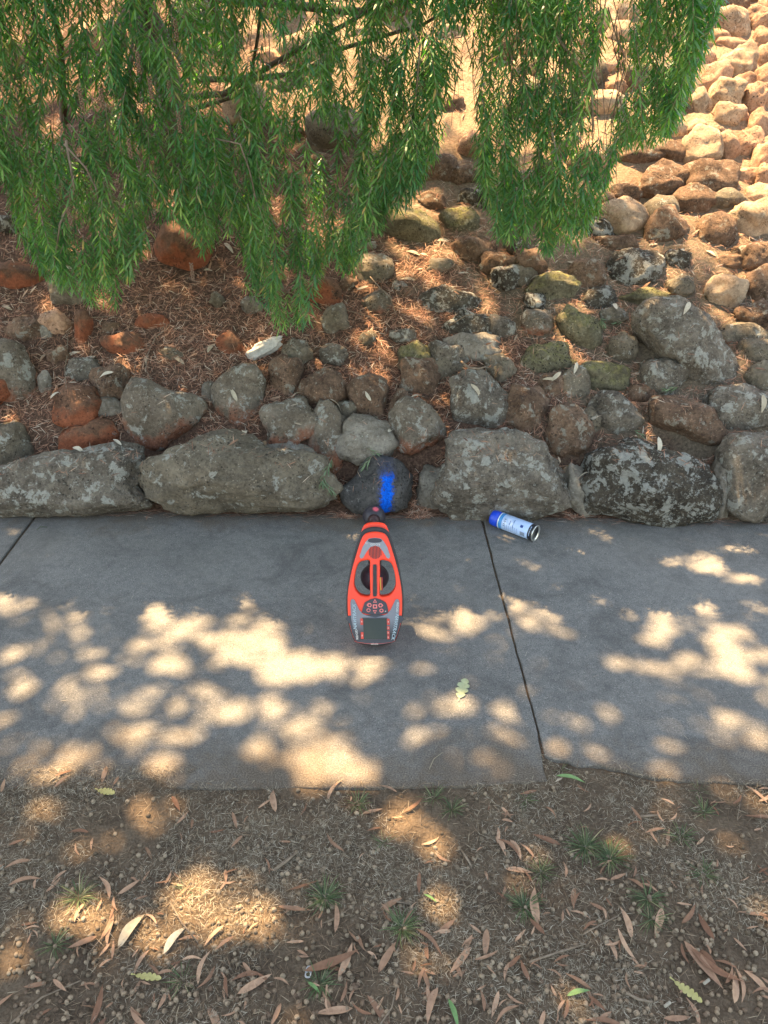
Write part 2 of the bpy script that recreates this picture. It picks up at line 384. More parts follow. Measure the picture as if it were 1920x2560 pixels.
# concrete path: three slabs traced on the ground
near = [(1368, 1951), (1290, 1958), (1200, 1963), (1050, 1966), (900, 1968), (600, 1970), (300, 1971), (0, 1973), (-500, 1976)]
JX = [(1203, 1296), (1222, 1370), (1240, 1440), (1275, 1570), (1310, 1700), (1345, 1830), (1366, 1951)]
def W(l): return [tuple(P(*q))[:2] for q in l]
jl = W([(x - 1, y) for x, y in JX]); jr = W([(x + 4, y) for x, y in JX])
ljt = P(92, 1283); ljb = P(-560, 2080)
far = lambda x: edgeY(x) + .012
def seg(a, b, n=24, amp=.002):
    out = []
    for i in range(n):
        t = i / n; x = a[0] + (b[0] - a[0]) * t; y = a[1] + (b[1] - a[1]) * t
        out.append((x + amp * noise.noise(Vector((x * 30, y * 30, 1))), y + amp * noise.noise(Vector((x * 30, y * 30, 9)))))
    return out
nl = W(near)
mid = [(ljt.x + .012, far(ljt.x))] + [(jl[0][0], far(jl[0][0]))]
# left joint line direction
dj = (Vector((P(0, 1405).x, P(0, 1405).y)) - Vector((ljt.x, ljt.y))).normalized()
def jp(y): t = (y - ljt.y) / dj.y; return (ljt.x + dj.x * t, y)
nearY = nl[5][1]
pm = seg((jp(far(0))[0] + .008, far(-1.5)), (jl[0][0], far(jl[0][0])), 12, .003)
for a, b in zip(jl[:-1], jl[1:]): pm += seg(a, b, 6, .0025)
for a, b in zip(nl[:5], nl[1:6]): pm += seg(a, b, 10, .003)
pm += seg((nl[5][0], nearY), (jp(nearY)[0] + .008, nearY), 20, .003) + seg((jp(nearY)[0] + .008, nearY), (jp(far(0))[0] + .008, far(-1.5)), 20, .002)
def path_slab(pl): o = link('path_slab', slab('path_slab', [pl], -.11, 0.0, .004, 2), CONC); tag(o, 'grey concrete slab of the footpath', kind='structure'); return o
path_slab(pm)
pl2 = seg((-5, far(-5)), (jp(far(0))[0] - .004, far(-1.5)), 20) + seg((jp(far(0))[0] - .004, far(-1.5)), (jp(nearY)[0] - .004, nearY), 20) + seg((jp(nearY)[0] - .004, nearY), (-5, nearY), 20)
path_slab(pl2)
brk = W([(2600, 1966), (1920, 1960), (1770, 1954), (1690, 1951), (1620, 1940), (1568, 1928), (1504, 1914), (1470, 1915), (1440, 1911), (1400, 1897), (1382, 1893), (1362, 1888)])
jr2 = [q for q in jr if q[1] > brk[-1][1] + .01]
pr = [(5, far(5))] + seg((5, far(5)), (jr[0][0], far(jr[0][0])), 20)[1:]
pr = seg((5, far(5)), (jr[0][0], far(jr[0][0])), 20)
for a, b in zip(jr2[:-1], jr2[1:]): pr += seg(a, b, 6, .004)
pr += seg(jr2[-1], brk[-1], 4, .002)
bb = brk[::-1]
for a, b in zip(bb[:-1], bb[1:]): pr += seg(a, b, 8, .008)
pr += [bb[-1], (5, bb[-1][1])]
path_slab(pr)
me = slab('joint_soil', [[(-5, 1.5), (5, 1.5), (5, 2.8), (-5, 2.8)]], -.045, -.008); tag(link('joint_soil', me, m_soil('joint_dirt', (.04, .03, .022), (.13, .10, .07))), 'dark dirt under and between the path slabs', kind='structure')

# ------------------------------------------------------------------ rocks
ico = {}
for sdv in (3, 4, 5):
    b = bmesh.new(); bmesh.ops.create_icosphere(b, subdivisions=sdv, radius=1)
    ico[sdv] = (np.array([v.co[:] for v in b.verts]), [[v.index for v in f.verts] for f in b.faces]); b.free()
BV, BF = [], []
def add_bvh(V, Fs):
    o = len(BV); BV.extend(V); BF.extend([[i + o for i in f] for f in Fs])
rocks = []
def make_rock(center, rx, ru, rd, outline, seed, mat, sub, U=None, amp=1.0):
    """outline: function of angle -> radius multiplier in the (x, up) plane"""
    V0, Fs = ico[sub]; rs = random.Random(seed)
    X = Vector((1, 0, 0)); D = Vector((0, cp, -sp)) if U is None else None
    vd = (center - Vector((0, 0, CAMH))).normalized(); vd.x = 0; vd.normalize()
    Uv = X.cross(vd).normalized(); Dv = vd
    planes = []
    for k in range(9):
        n = Vector((rs.gauss(0, 1), rs.gauss(0, 1), rs.gauss(0, 1))).normalized(); planes.append((n, rs.uniform(.66, .9)))
    off = Vector((seed * 1.7, seed * .9, seed * 2.3)); out = np.empty_like(V0)
    r0 = max(rx, ru)
    for i, v in enumerate(V0):
        n = Vector(v); p = n.copy()
        for q, h in planes:
            e = p.dot(q) - h
            if e > 0: p -= q * e * .75
        s = 1 + amp * (.20 * noise.noise(n * 1.4 + off) + .12 * noise.noise(n * 3.2 + off)) + .055 * noise.noise(n * 6.5 + off) + .030 * noise.noise(n * 14 + off) + .016 * noise.noise(n * 30 + off) - .05 * max(0, noise.noise(n * 10 + off * 2) - .25)
        p *= s
        if outline:
            ang = math.atan2(n.z, n.x); m = outline(ang)
            pl = math.hypot(n.x, n.z); m = 1 + (m - 1) * min(1, pl * 1.3)
        else: m = 1
        w = X * (p.x * rx * m) + Uv * (p.z * ru * m) + Dv * (p.y * rd)
        out[i] = w
    o = link('rock', None or np_mesh('rock', out, np.array(Fs).ravel(), np.arange(len(Fs)) * 3, np.full(len(Fs), 3), True), RM[mat])
    o.location = center
    add_bvh((out + np.array(center)).tolist(), Fs)
    return o
def place_rock(zk, x, y, w, h, mat, poly=None, rot=0, rd=None, sink=.08, label=None, cat='rock', short=None):
    s = zs(zk); hero = poly is not None
    if hero:
        pts = [Zp(zk, *q) for q in poly]
        A = 0; cx = cy = 0
        for (x0, y0), (x1, y1) in zip(pts, pts[1:] + pts[:1]):
            c_ = x0 * y1 - x1 * y0; A += c_; cx += (x0 + x1) * c_; cy += (y0 + y1) * c_
        cx /= 3 * A; cy /= 3 * A
        xs = [q[0] for q in pts]; ys = [q[1] for q in pts]; wp = max(xs) - min(xs); hp = max(ys) - min(ys)
        rel = [((q[0] - cx) / (wp / 2), -(q[1] - cy) / (hp / 2)) for q in pts]
        def outline(a):
            dx, dy = math.cos(a), math.sin(a); best = .8
            for (x0, y0), (x1, y1) in zip(rel, rel[1:] + rel[:1]):
                ex, ey = x1 - x0, y1 - y0; den = dx * ey - dy * ex
                if abs(den) < 1e-9: continue
                t = (x0 * ey - y0 * ex) / den; u = (x0 * dy - y0 * dx) / den
                if t > 0 and -1e-6 <= u <= 1 + 1e-6: best = t
            return best * 1.13
        tab = [outline(-math.pi + 2 * math.pi * k / 128) for k in range(129)]
        tab = [sum(tab[(k + j) % 128] for j in (-2, -1, 0, 1, 2)) / 5 for k in range(129)]
        ol = lambda a: tab[int(round((a + math.pi) / (2 * math.pi) * 128)) % 128]
    else:
        cx, cy = Zp(zk, x, y); jr_ = random.Random(int(x * 31 + y * 7)); up_ = zk == 'G' and x > 1100
        if up_: cx += jr_.uniform(-12, 12); cy += jr_.uniform(-16, 16)
        wp, hp = w * s * (1.22 * jr_.uniform(.85, 1.15) if up_ else 1.36), h * s * (1.62 * jr_.uniform(.85, 1.15) if up_ else 1.34)
        sq = random.Random(int(x * 7 + y)).uniform(2.2, 4.0); r = R(rot)
        def ol(a):
            a2 = a - r; return (abs(math.cos(a2)) ** sq + abs(math.sin(a2)) ** sq) ** (-1 / sq)
    g = PS(cx, cy); 
    if cy + hp / 2 > 1268:  # stands on the path edge: put its foot there
        base = P(cx, min(cy + hp / 2, 1300)); g = Vector((0, 0, CAMH)) + ray(cx, cy) * ((base.y + .08) / ray(cx, cy).y)
    dep = depth_of(g); rx = wp / 2 * dep / F; ru = hp / 2 * dep / F
    rd_ = rd or max(.6 * (rx + ru) / 2, min(rx, ru) * .9)
    vd = (g - Vector((0, 0, CAMH))).normalized()
    g = g + vd * (rd_ * (-.12 if cy > 1080 else (-.10 if cy > 520 else -.22)))
    k = depth_of(g) / dep
    o = make_rock(g, rx * k, ru * k, rd_, ol, len(rocks) + 3, mat, 5 if max(wp, hp) > 260 else 4, amp=.55 if hero else 1.0)
    rocks.append(dict(o=o, px=cx, py=cy, w=wp, h=hp, mat=mat, label=label, short=short, hero=hero))
    tag(o, None, cat, 'rocks set in the bank')
    return o
HERO = [
 ('A', 'grey', [(-90,830),(60,700),(230,645),(390,620),(560,600),(700,570),(860,575),(905,640),(912,940),(600,985),(200,1000),(-90,1000)], 'long flat pitted grey boulder at the left end of the bottom row', 'long pitted boulder'),
 ('A', 'plain', [(975,680),(1050,610),(1200,570),(1400,480),(1480,470),(1560,500),(1720,590),(1910,605),(2010,640),(2080,780),(2100,920),(1960,960),(1660,995),(1200,970),(1050,900),(1000,800)], 'wide smooth olive-grey boulder on the path edge left of the blue-painted rock', 'wide smooth boulder'),
 ('A', 'plain', [(-90,410),(80,390),(170,420),(215,500),(225,640),(180,740),(60,790),(-90,790)], 'rounded grey-brown rock at the left edge, resting on the long pitted boulder', None),
 ('A', 'two', [(-110,-90),(60,-100),(170,-40),(240,40),(250,160),(210,260),(130,350),(0,385),(-110,380)], 'large boulder at the left edge, grey on top and rust red below', 'large rust-bottomed boulder'),
 ('A', 'red', [(390,520),(420,450),(500,415),(560,425),(640,375),(730,400),(785,480),(770,520),(680,570),(550,612),(440,600),(395,570)], 'smooth kidney-shaped reddish rock lying on top of the long pitted boulder', 'kidney-shaped red rock'),
 ('A', 'two', [(870,150),(1000,150),(1200,210),(1330,300),(1300,370),(1180,530),(1080,580),(980,610),(920,590),(850,500),(830,400),(830,250)], 'blocky grey rock with white lichen patches and an orange-red underside', 'lichen-patched blocky rock'),
 ('A', 'two', [(1390,120),(1470,50),(1580,40),(1660,80),(1700,150),(1700,300),(1650,480),(1590,495),(1520,450),(1430,350),(1390,260)], 'upright egg-shaped speckled rock with red base above the wide smooth boulder', 'upright egg-shaped rock'),
 ('B', 'brown', [(600,190),(650,130),(740,110),(820,130),(870,200),(850,330),(830,420),(760,430),(660,400),(620,320)], 'square-shouldered brown rock two above the blue-painted rock', None),
 ('B', 'blue', [(555,830),(640,750),(710,655),(800,635),(900,645),(960,720),(1010,800),(1040,900),(1000,965),(850,990),(650,990),(570,930)], 'dark low rock with a bright blue spray-paint stripe, behind the locator', 'blue-painted rock'),
 ('B', 'grey', [(1240,280),(1270,160),(1350,95),(1450,80),(1550,120),(1620,230),(1610,350),(1560,440),(1480,485),(1350,470),(1270,400)], 'large round pale speckled boulder up and right of the blue-painted rock', 'round pale boulder'),
 ('B', 'grey', [(1145,760),(1150,680),(1190,570),(1260,510),(1400,500),(1550,490),(1660,490),(1760,500),(1860,560),(1930,680),(2060,850),(2075,960),(1900,1010),(1659,1012),(1350,1000),(1250,940),(1180,860)], 'big grey boulder with pale lichen blotches right behind the spray can', 'boulder behind the spray can'),
 ('C', 'dark', [(500,700),(510,610),(600,560),(760,520),(900,530),(1080,590),(1220,690),(1300,820),(1290,940),(1230,1030),(1000,1050),(750,1020),(560,980),(500,860)], 'big black pitted boulder with white lichen in the bottom row', 'black pitted boulder'),
 ('C', 'grey', [(1385,720),(1370,600),(1450,490),(1560,500),(1750,510),(1850,700),(1820,1030),(1500,1030),(1410,960)], 'large grey-brown boulder at the right edge of the bottom row', 'bottom right boulder'),
 ('C', 'grey', [(520,260),(570,210),(680,210),(780,300),(860,400),(790,490),(640,470),(530,390)], 'grey rock with large dark pits, just above the black boulder', 'large-pitted grey rock'),
 ('C', 'brown', [(870,300),(900,250),(1100,250),(1280,320),(1350,440),(1350,540),(1250,590),(1150,560),(1000,440),(900,400)], 'dark brown wedge-shaped rock slanting above the black boulder', 'slanting wedge rock'),
 ('F', 'grey', [(830,900),(900,800),(1000,760),(1120,790),(1230,880),(1300,1000),(1400,1120),(1480,1240),(1520,1300),(1400,1340),(1200,1330),(1020,1230),(900,1120),(830,1020)], 'biggest grey lichened boulder lying diagonally on the right of the bank', 'big diagonal boulder'),
 ('D', 'red', [(-90,420),(100,415),(230,430),(280,470),(250,560),(120,600),(-90,620)], 'flat red rock at the left edge under the branch tips', 'flat red rock'),
 ('D', 'red', [(1040,250),(1100,180),(1200,160),(1310,200),(1400,300),(1360,400),(1260,490),(1190,525),(1110,480),(1040,400)], 'large round red-brown rock alone in the mulch below the branches', 'round red-brown rock'),
 ('D', 'red', [(670,870),(800,850),(900,880),(940,940),(920,1040),(850,1065),(760,1030),(690,950)], 'wedge-shaped red rock with a pitted face, above the blocky lichened rock', 'red wedge rock'),
 ('E', 'moss', [(790,160),(850,110),(950,120),(1060,170),(1170,260),(1200,340),(1170,420),(1040,440),(920,410),(860,330),(800,260)], 'large yellow-green pitted boulder half way up the bank in the gap between the branches', 'yellow-green pitted boulder'),
 ('E', 'brown', [(1040,90),(1120,60),(1200,80),(1255,150),(1180,200),(1080,180)], 'brown rounded rock in dappled sun behind the yellow-green boulder', None),
 ('E', 'moss', [(1180,220),(1250,170),(1380,170),(1450,240),(1450,340),(1380,370),(1250,330)], 'mossy pitted rock touching the right side of the yellow-green boulder', None),
 ('E', 'two', [(685,760),(720,700),(800,690),(870,740),(870,820),(830,880),(740,850)], 'small rock, half white and half orange-brown, in the mulch near the bank centre', 'half-white small rock'),
 ('E', 'dark', [(1060,770),(1110,700),(1240,650),(1380,690),(1460,780),(1440,870),(1330,900),(1150,890),(1080,840)], 'dark domed rock with white lichen crust at the centre of the bank', 'lichen-crusted dome rock'),
 ('F', 'dark', [(630,530),(680,460),(800,430),(920,450),(1000,520),(980,620),(900,680),(740,690),(640,640)], 'dark domed rock with one white lichen spot right of the branch tips', 'dark dome with white spot'),
 ('F', 'brown', [(860,380),(870,260),(930,180),(1040,165),(1120,230),(1130,330),(1080,400),(960,410)], 'brown upright rock directly above the dark dome with the white spot', 'brown upright rock'),
 ('F', 'brown', [(1200,300),(1230,220),(1340,200),(1430,240),(1440,380),(1380,450),(1270,440),(1200,390)], 'square brown rock right of the brown upright rock', 'square brown rock'),
 ('F', 'tan', [(1250,700),(1300,580),(1420,580),(1500,640),(1490,740),(1420,840),(1300,790)], 'angular tan rock with a ridge, above the big diagonal boulder', 'ridged tan rock'),
 ('F', 'moss', [(290,870),(370,800),(480,840),(570,920),(570,1040),(500,1120),(400,1050),(330,960)], 'mossy rock with sunlit top and pale green lichen, left of the big diagonal boulder', 'sunlit mossy rock'),
 ('G', 'tan', [(500,230),(520,80),(600,50),(690,90),(690,250),(620,300),(530,280)], 'tan craggy rock seen between the two hanging branch clumps near the top', 'craggy rock between branches'),
 ('G', 'tan', [(1280,100),(1400,60),(1500,90),(1580,220),(1500,270),(1350,250),(1280,180)], 'large tan rock at the top right with its right side in shadow', 'top right tan rock'),
 ('G', 'rust', [(1180,550),(1250,450),(1350,420),(1400,470),(1380,580),(1260,650),(1190,620)], 'wedge of orange-brown rock in full sun right of the branches', 'sunlit orange wedge'),
 ('G', 'rust', [(1290,900),(1380,860),(1450,900),(1500,1000),(1450,1080),(1340,1030)], 'cracked orange-brown rock in full sun at right', 'cracked sunlit rock'),
]
for zk, mt, pl, lb, sh in HERO: place_rock(zk, 0, 0, 0, 0, mt, poly=pl, label=lb, short=sh)
SM = dict(
 A=[(515,310,250,220,'red'),(725,190,190,250,'brown'),(555,70,190,130,'grey'),(1355,235,70,140,'grey'),(960,850,130,150,'mortar'),(680,330,190,120,'mortar')],
 B=[(435,210,235,215,'brown'),(210,420,300,240,'two'),(470,510,190,330,'two'),(710,530,300,250,'mortar'),(1040,440,270,290,'two'),(1060,120,200,210,'brown'),(1240,60,200,120,'plain'),(190,130,170,240,'brown'),(590,340,120,120,'plain'),(1140,840,150,220,'mortar'),(1590,70,140,120,'plain'),(200,590,320,110,'mortar'),(930,320,110,180,'brown')],
 C=[(1480,330,400,260,'grey'),(360,460,230,290,'brown'),(90,330,230,260,'brown'),(255,190,140,150,'brown'),(410,190,150,220,'plain'),(590,120,260,160,'moss'),(960,120,250,220,'grey'),(230,15,250,130,'moss'),(1610,120,180,180,'plain'),(430,840,170,260,'mortar'),(1340,830,120,320,'mortar'),(490,400,120,140,'plain'),(820,230,120,110,'brown')],
 D=[(450,610,220,180,'plain'),(185,850,200,140,'brown'),(365,810,150,140,'rust'),(545,850,85,230,'red'),(985,800,160,100,'red'),(1495,950,130,140,'red'),(1405,650,75,70,'plain'),(380,1010,110,100,'brown'),(1110,1020,120,100,'plain'),(720,835,100,70,'brown'),(40,160,140,100,'dark'),(1640,690,110,100,'grey'),(300,870,60,120,'mortar'),(290,1190,70,120,'mortar')],  # the dark one at the left edge takes its tone from shadows there
 E=[(1400,440,230,160,'brown'),(1190,545,150,90,'plain'),(760,570,200,190,'plain'),(450,720,170,170,'red'),(935,670,80,70,'dark'),(990,725,70,80,'brown'),(960,990,130,90,'grey'),(1390,940,260,180,'dark'),(1390,1065,300,160,'mortar'),(1240,1130,200,180,'grey'),(520,890,150,160,'plain'),(260,1115,160,170,'plain'),(490,1115,140,110,'grey'),(600,660,100,80,'brown'),(1430,100,180,120,'dark'),(1580,520,190,120,'brown'),(1625,625,160,140,'dark'),(1580,940,140,150,'grey'),(1020,1130,170,150,'moss'),(740,420,110,70,'plain'),(100,700,150,110,'brown'),(1330,560,90,60,'brown'),(730,1010,90,80,'plain'),(1560,1170,140,110,'plain')],
 F=[(700,235,270,200,'tan'),(1170,120,240,160,'brown'),(470,590,200,160,'brown'),(270,685,260,160,'moss'),(560,745,190,130,'dark'),(870,740,220,100,'moss'),(1090,670,140,130,'plain'),(165,905,160,150,'two'),(240,1130,240,160,'moss'),(720,1080,150,160,'plain'),(1470,990,230,150,'plain'),(1580,870,190,150,'brown'),(140,780,120,120,'dark'),(1550,250,250,210,'tan'),(1570,480,220,160,'brown'),(1620,680,180,210,'brown'),(680,395,190,90,'brown'),(950,25,220,130,'brown'),(740,60,180,100,'brown'),(115,520,150,160,'brown'),(45,610,150,120,'plain'),(1400,125,200,130,'plain'),(1600,1130,220,190,'plain'),(1080,500,130,120,'dark'),(660,860,150,90,'plain'),(1420,510,150,90,'brown'),(1180,1010,90,110,'plain'),(550,300,160,120,'dark'),(30,400,120,120,'plain'),(1600,80,160,120,'tan')],
 G=[(1400,35,240,80,'brown'),(1440,300,200,90,'rust'),(1480,450,190,170,'tan'),(1610,310,140,110,'rust'),(1625,420,140,120,'rust'),(1375,660,220,150,'tan'),(1470,580,150,90,'rust'),(1570,680,150,120,'rust'),(1630,545,160,110,'rust'),(1200,700,150,130,'tan'),(1230,385,180,90,'rust'),(1450,765,200,90,'rust'),(1360,800,230,120,'tan'),(1550,930,140,130,'rust'),(1060,1010,200,130,'brown'),(1220,960,230,190,'tan'),(980,1170,260,170,'brown'),(1260,1160,300,190,'brown'),(1090,720,130,140,'brown'),(930,765,150,120,'tan'),(1010,855,170,120,'tan'),(830,1015,240,130,'brown'),(1500,1130,210,100,'rust'),(1600,1020,160,130,'rust'),(1625,1160,150,120,'rust'),(1620,830,170,130,'rust'),(1570,85,170,80,'rust'),(1645,190,100,110,'rust'),(1250,300,180,80,'tan'),(1570,15,190,60,'brown'),(880,640,140,110,'tan'),(760,900,150,110,'brown'),(760,340,150,100,'rust'),(600,420,170,100,'rust')],
 H=[(1180,1110,220,140,'brown'),(1350,1150,150,100,'brown'),(780,400,170,110,'tan'),(220,540,160,120,'plain'),(240,880,140,110,'tan'),(720,240,190,90,'tan'),(430,1090,140,150,'brown'),(1250,690,140,110,'brown'),(980,900,150,120,'tan'),(1260,230,170,90,'tan'),(520,100,170,100,'tan'),(80,380,120,90,'rust'),(1010,1010,130,110,'moss')])
for zk, l in SM.items():
    for (x, y, w_, h_, mt) in l:
        rr = random.Random(int(x * 13 + y)); place_rock(zk, x, y, w_, h_, mt, rot=rr.uniform(-35, 35))
# stones beyond the edges of the photograph and behind the leaves, for the same bank seen from a step aside
placed = [(r['o'].location.x, r['o'].location.y, r['w'] * .5 * depth_of(r['o'].location) / F) for r in rocks]
extra = 0; tries = 0
while extra < 78 and tries < 12000:
    tries += 1
    x = random.uniform(-2.5, 2.7); y = random.uniform(2.95, 5.9)
    if extra < 46: x = random.uniform(.7, 2.6); y = random.uniform(3.6, 5.8)
    z = bank0(x, y); g = Vector((x, y, z)); dp = depth_of(g); px = 960 + x / dp * F
    py = 1280 - ((y * sp - (CAMH - z) * cp) / dp) * F
    inside = 0 < px < 1920 and py > 0
    if extra < 46 and not (inside and px > 1180 and py < 560): continue
    if inside and not (px < 1150 and py < 420) and not (px > 1180 and py < 1080): continue
    r = random.uniform(.09, .17) if not (inside and px > 1180) else random.uniform(.035, .075)
    kk_ = .34 if inside and px > 1180 and py < 560 else .72
    if inside and px > 1180 and py < 560: r = random.uniform(.05, .11)
    if any((x - a) ** 2 + (y - b) ** 2 < (r + c) ** 2 * kk_ for a, b, c in placed): continue
    placed.append((x, y, r)); extra += 1
    mt = random.choice(['tan', 'brown', 'rust', 'plain', 'tan', 'rust']) if py < 420 or not inside else random.choice(['brown', 'plain', 'moss', 'dark', 'brown'])
    o = make_rock(g + Vector((0, -r * .25, r * .05)), r * random.uniform(.9, 1.3), r * random.uniform(.75, 1), r * .9, None, 400 + extra, mt, 3)
    if inside and px > 1180: tag(o, 'small stone filling a gap between the larger rocks on the right of the bank', 'rock', 'small filler stones on the right of the bank')
    else: tag(o, 'brown fieldstone on the upper bank behind the hanging bottlebrush branches', 'rock', 'fieldstones on the bank behind the branches')
for k_, (x, rx_, ru_, mt) in enumerate([(-1.86, .20, .13, 'plain'), (-2.30, .22, .15, 'grey'), (-2.75, .19, .13, 'dark'), (-3.2, .22, .14, 'plain'), (2.02, .20, .16, 'grey'), (2.45, .22, .14, 'dark'), (2.9, .2, .15, 'plain'), (-1.75, .12, .10, 'red'), (-2.1, .13, .10, 'two'), (-2.5, .12, .1, 'brown'), (2.2, .13, .11, 'brown'), (2.6, .12, .1, 'plain')]):
    up = k_ > 6; y = edgeY(x) + (.38 if up else .13)
    o = make_rock(Vector((x, y, bank0(x, y) + (.03 if up else .0))), rx_, ru_, .14 if not up else .11, None, 900 + k_, mt, 4)
    tag(o, ('medium ' if up else 'large ') + CW[mt] + ' rock ' + ('above' if up else 'at') + ' the foot of the bank past the ' + ('left' if x < 0 else 'right') + ' edge, ' + ['nearest', 'second', 'third', 'farthest'][[0, 1, 2, 3, 0, 1, 2, 0, 1, 2, 0, 1][k_]], 'rock', 'rocks set in the bank')
# labels: each small rock is named from the named rock nearest to it
heroes = [r for r in rocks if r['short']]
used = {}
for r in rocks:
    if r['label']: r['o']['label'] = r['label']; continue
    h = min(heroes, key=lambda q: ((q['px'] - r['px']) / 1.0) ** 2 + (q['py'] - r['py']) ** 2)
    dx, dy = r['px'] - h['px'], r['py'] - h['py']
    a = math.degrees(math.atan2(-dy, dx)) % 360
    word = ['right of', 'up and right of', 'above', 'up and left of', 'left of', 'down and left of', 'below', 'down and right of'][int((a + 22.5) // 45) % 8]
    used.setdefault((h['short'], word), []).append((math.hypot(dx, dy), r))
for (sh, word), l in used.items():
    l.sort(key=lambda q: q[0])
    for i, (dd, r) in enumerate(l):
        size = 'small' if r['w'] < 60 else ('medium' if r['w'] < 95 else 'large')
        shape = 'tall' if r['h'] > r['w'] * 1.2 else ('low' if r['h'] < r['w'] * .66 else 'rounded')
        o_ = '' if len(l) == 1 else ['nearest ', 'second ', 'third ', 'fourth ', 'fifth ', 'sixth ', 'seventh ', 'eighth '][min(i, 7)]
        kind = 'mortar lump' if r['mat'] == 'mortar' else 'rock'
        r['o']['label'] = f"{size} {shape} {CW[r['mat']]} {kind}, {o_}one {word} the {sh}"
        if kind == 'mortar lump': r['o'].name = 'mortar_lump'; r['o']['category'] = 'mortar'; r['o']['group'] = 'mortar lumps between the rocks'

# ------------------------------------------------------------------ overhead eucalyptus: tree out of frame, its crown gaps cut to shape the dappled light
KX, KY = SUN.x / SUN.z, SUN.y / SUN.z
def q_of(p): return np.array((p.x - KX * p.z, p.y - KY * p.z))
SPOTS = dict(
 M=[(500,35,90,15),(240,243,25,10),(70,300,30,12),(630,295,35,12),(785,305,45,14),(15,385,30,35),(115,400,40,25),(235,465,60,45),(430,430,30,15),(515,395,30,20),(410,500,45,22),(330,525,40,20),(245,510,40,20),(165,580,45,25),(330,580,50,25),(400,600,40,22),(265,632,42,26),(40,620,70,40),(600,575,60,35),(555,630,45,22),(430,690,85,35),(340,725,40,18),(60,730,70,40),(110,755,40,30),(510,755,35,20),(300,795,50,30),(370,780,40,20),(385,850,50,32),(450,840,40,20),(675,775,90,27),(40,900,40,22),(600,845,50,30),(790,850,60,22),(700,450,70,70),(820,430,40,30),(780,545,90,40),(860,500,60,50),(740,635,90,40),(1100,510,160,70),(960,600,140,50),(1120,580,120,50),(1060,390,50,25),(1180,690,100,60),(1340,650,130,60),(1440,640,60,40),(1000,860,110,60),(1190,830,90,60),(1280,930,120,40),(610,950,100,55),(820,960,75,45),(550,1050,70,45),(700,1070,90,40),(1100,1000,60,40),(1390,1080,170,80),(1520,1130,120,50),(190,1020,40,45),(90,1070,45,40),(215,1120,60,55),(300,1070,60,40),(380,1020,40,30),(440,1120,50,35),(500,1180,80,35),(1350,865,60,20),(1570,690,60,50),(1620,640,50,30),(1355,165,20,10),(1270,205,40,15),(1440,400,40,15),(1230,365,50,12),(10,990,30,30)],
 N=[(970,130,50,25),(870,185,30,8),(385,220,35,15),(265,270,45,20),(660,230,60,15),(690,270,50,14),(770,330,40,25),(150,400,40,50),(210,500,80,40),(350,470,80,60),(330,340,40,20),(550,385,50,30),(580,420,50,20),(700,440,80,20),(940,395,50,20),(1015,360,30,15),(770,510,50,22),(885,535,30,12),(1070,450,40,20),(1200,490,90,30),(1150,550,40,20),(1250,235,60,20),(1400,220,110,40),(1560,170,90,25),(1550,300,110,35),(1410,425,80,22),(1620,415,60,30),(1480,530,110,50),(1560,600,110,50),(1470,660,80,40),(1330,640,70,35),(1640,150,30,15),(1230,115,30,12),(160,695,60,28),(15,650,25,20),(150,800,45,15),(300,830,80,45),(520,905,60,35),(420,950,50,20),(440,860,50,20),(180,1070,25,22),(140,960,40,35),(620,770,40,20),(660,640,50,18),(480,660,40,15),(1030,660,70,28),(910,825,35,20),(970,880,50,35),(1615,785,35,25),(1630,990,60,55),(1170,1110,50,25),(1240,930,35,20),(530,125,60,15),(440,100,30,8)],
 K=[(880,320,150,90),(1150,290,90,40),(0,450,100,50),(230,450,60,60),(560,560,80,60),(700,680,50,40),(300,330,120,60),(450,1050,150,90),(1250,880,300,130),(1400,1050,250,100),(1000,1100,200,120),(700,1250,120,60),(60,1280,120,90),(600,1000,120,90),(1560,1660,120,60)],
 L=[(900,370,180,90),(1130,520,90,120),(60,1000,90,110),(650,280,80,50),(1180,940,120,90),(1240,1310,60,80),(260,1650,100,80),(200,970,120,60)],
 Q=[(950,80,80,40),(1070,250,110,60),(870,350,130,50),(940,470,70,60),(1600,270,90,70),(170,580,90,60),(1400,520,80,60),(1620,950,80,110),(330,1580,120,100),(1620,1620,90,80),(400,980,60,50)],
 E=[(1100,130,150,80),(1000,250,120,80),(1330,250,100,80),(1100,450,260,50),(1000,600,200,60),(740,700,80,50),(1050,930,130,70),(760,1050,150,80),(700,1170,150,60),(1290,1010,60,60),(1190,540,70,40),(400,180,70,50),(640,640,60,40),(1210,700,90,30),(1560,640,120,50)],
 D=[(890,710,80,40),(380,930,60,50),(350,760,60,30),(180,810,60,20),(1130,1090,80,80),(550,990,70,40),(1610,850,50,40),(200,400,50,15)],
 B=[(760,60,200,60),(1130,270,150,50),(1250,450,80,120),(950,650,90,60),(1400,560,200,50),(1400,180,140,80),(740,320,40,40),(1130,450,60,60),(290,750,80,60),(1140,920,50,20)],
 C=[(1390,260,120,60),(1500,560,150,60),(740,720,100,40),(300,350,60,60),(350,640,120,50),(650,1030,100,20),(80,500,60,30),(280,530,80,50)],
 F=[(440,850,110,40),(870,400,80,60),(740,560,60,60),(880,740,80,40),(1300,660,80,60),(1290,840,120,50),(1460,980,90,50),(1150,210,80,30),(600,210,70,50),(1300,1110,120,60),(60,950,70,40),(1200,80,90,50),(180,880,60,40),(250,1080,80,40)])
SP = []
for zk, l in SPOTS.items():
    for (x, y, rx, ry) in l:
        g = lambda u, v: q_of(PS(*Zp(zk, u, v)))
        c = g(x, y); e1 = (g(x + rx, y) - g(x - rx, y)) / 2; e2 = (g(x, y - ry) - g(x, y + ry)) / 2
        Mi = np.linalg.inv(np.stack([e1, e2], 1)); SP.append((c, Mi))
rs_ = random.Random(99)
NSPT = len(SP)
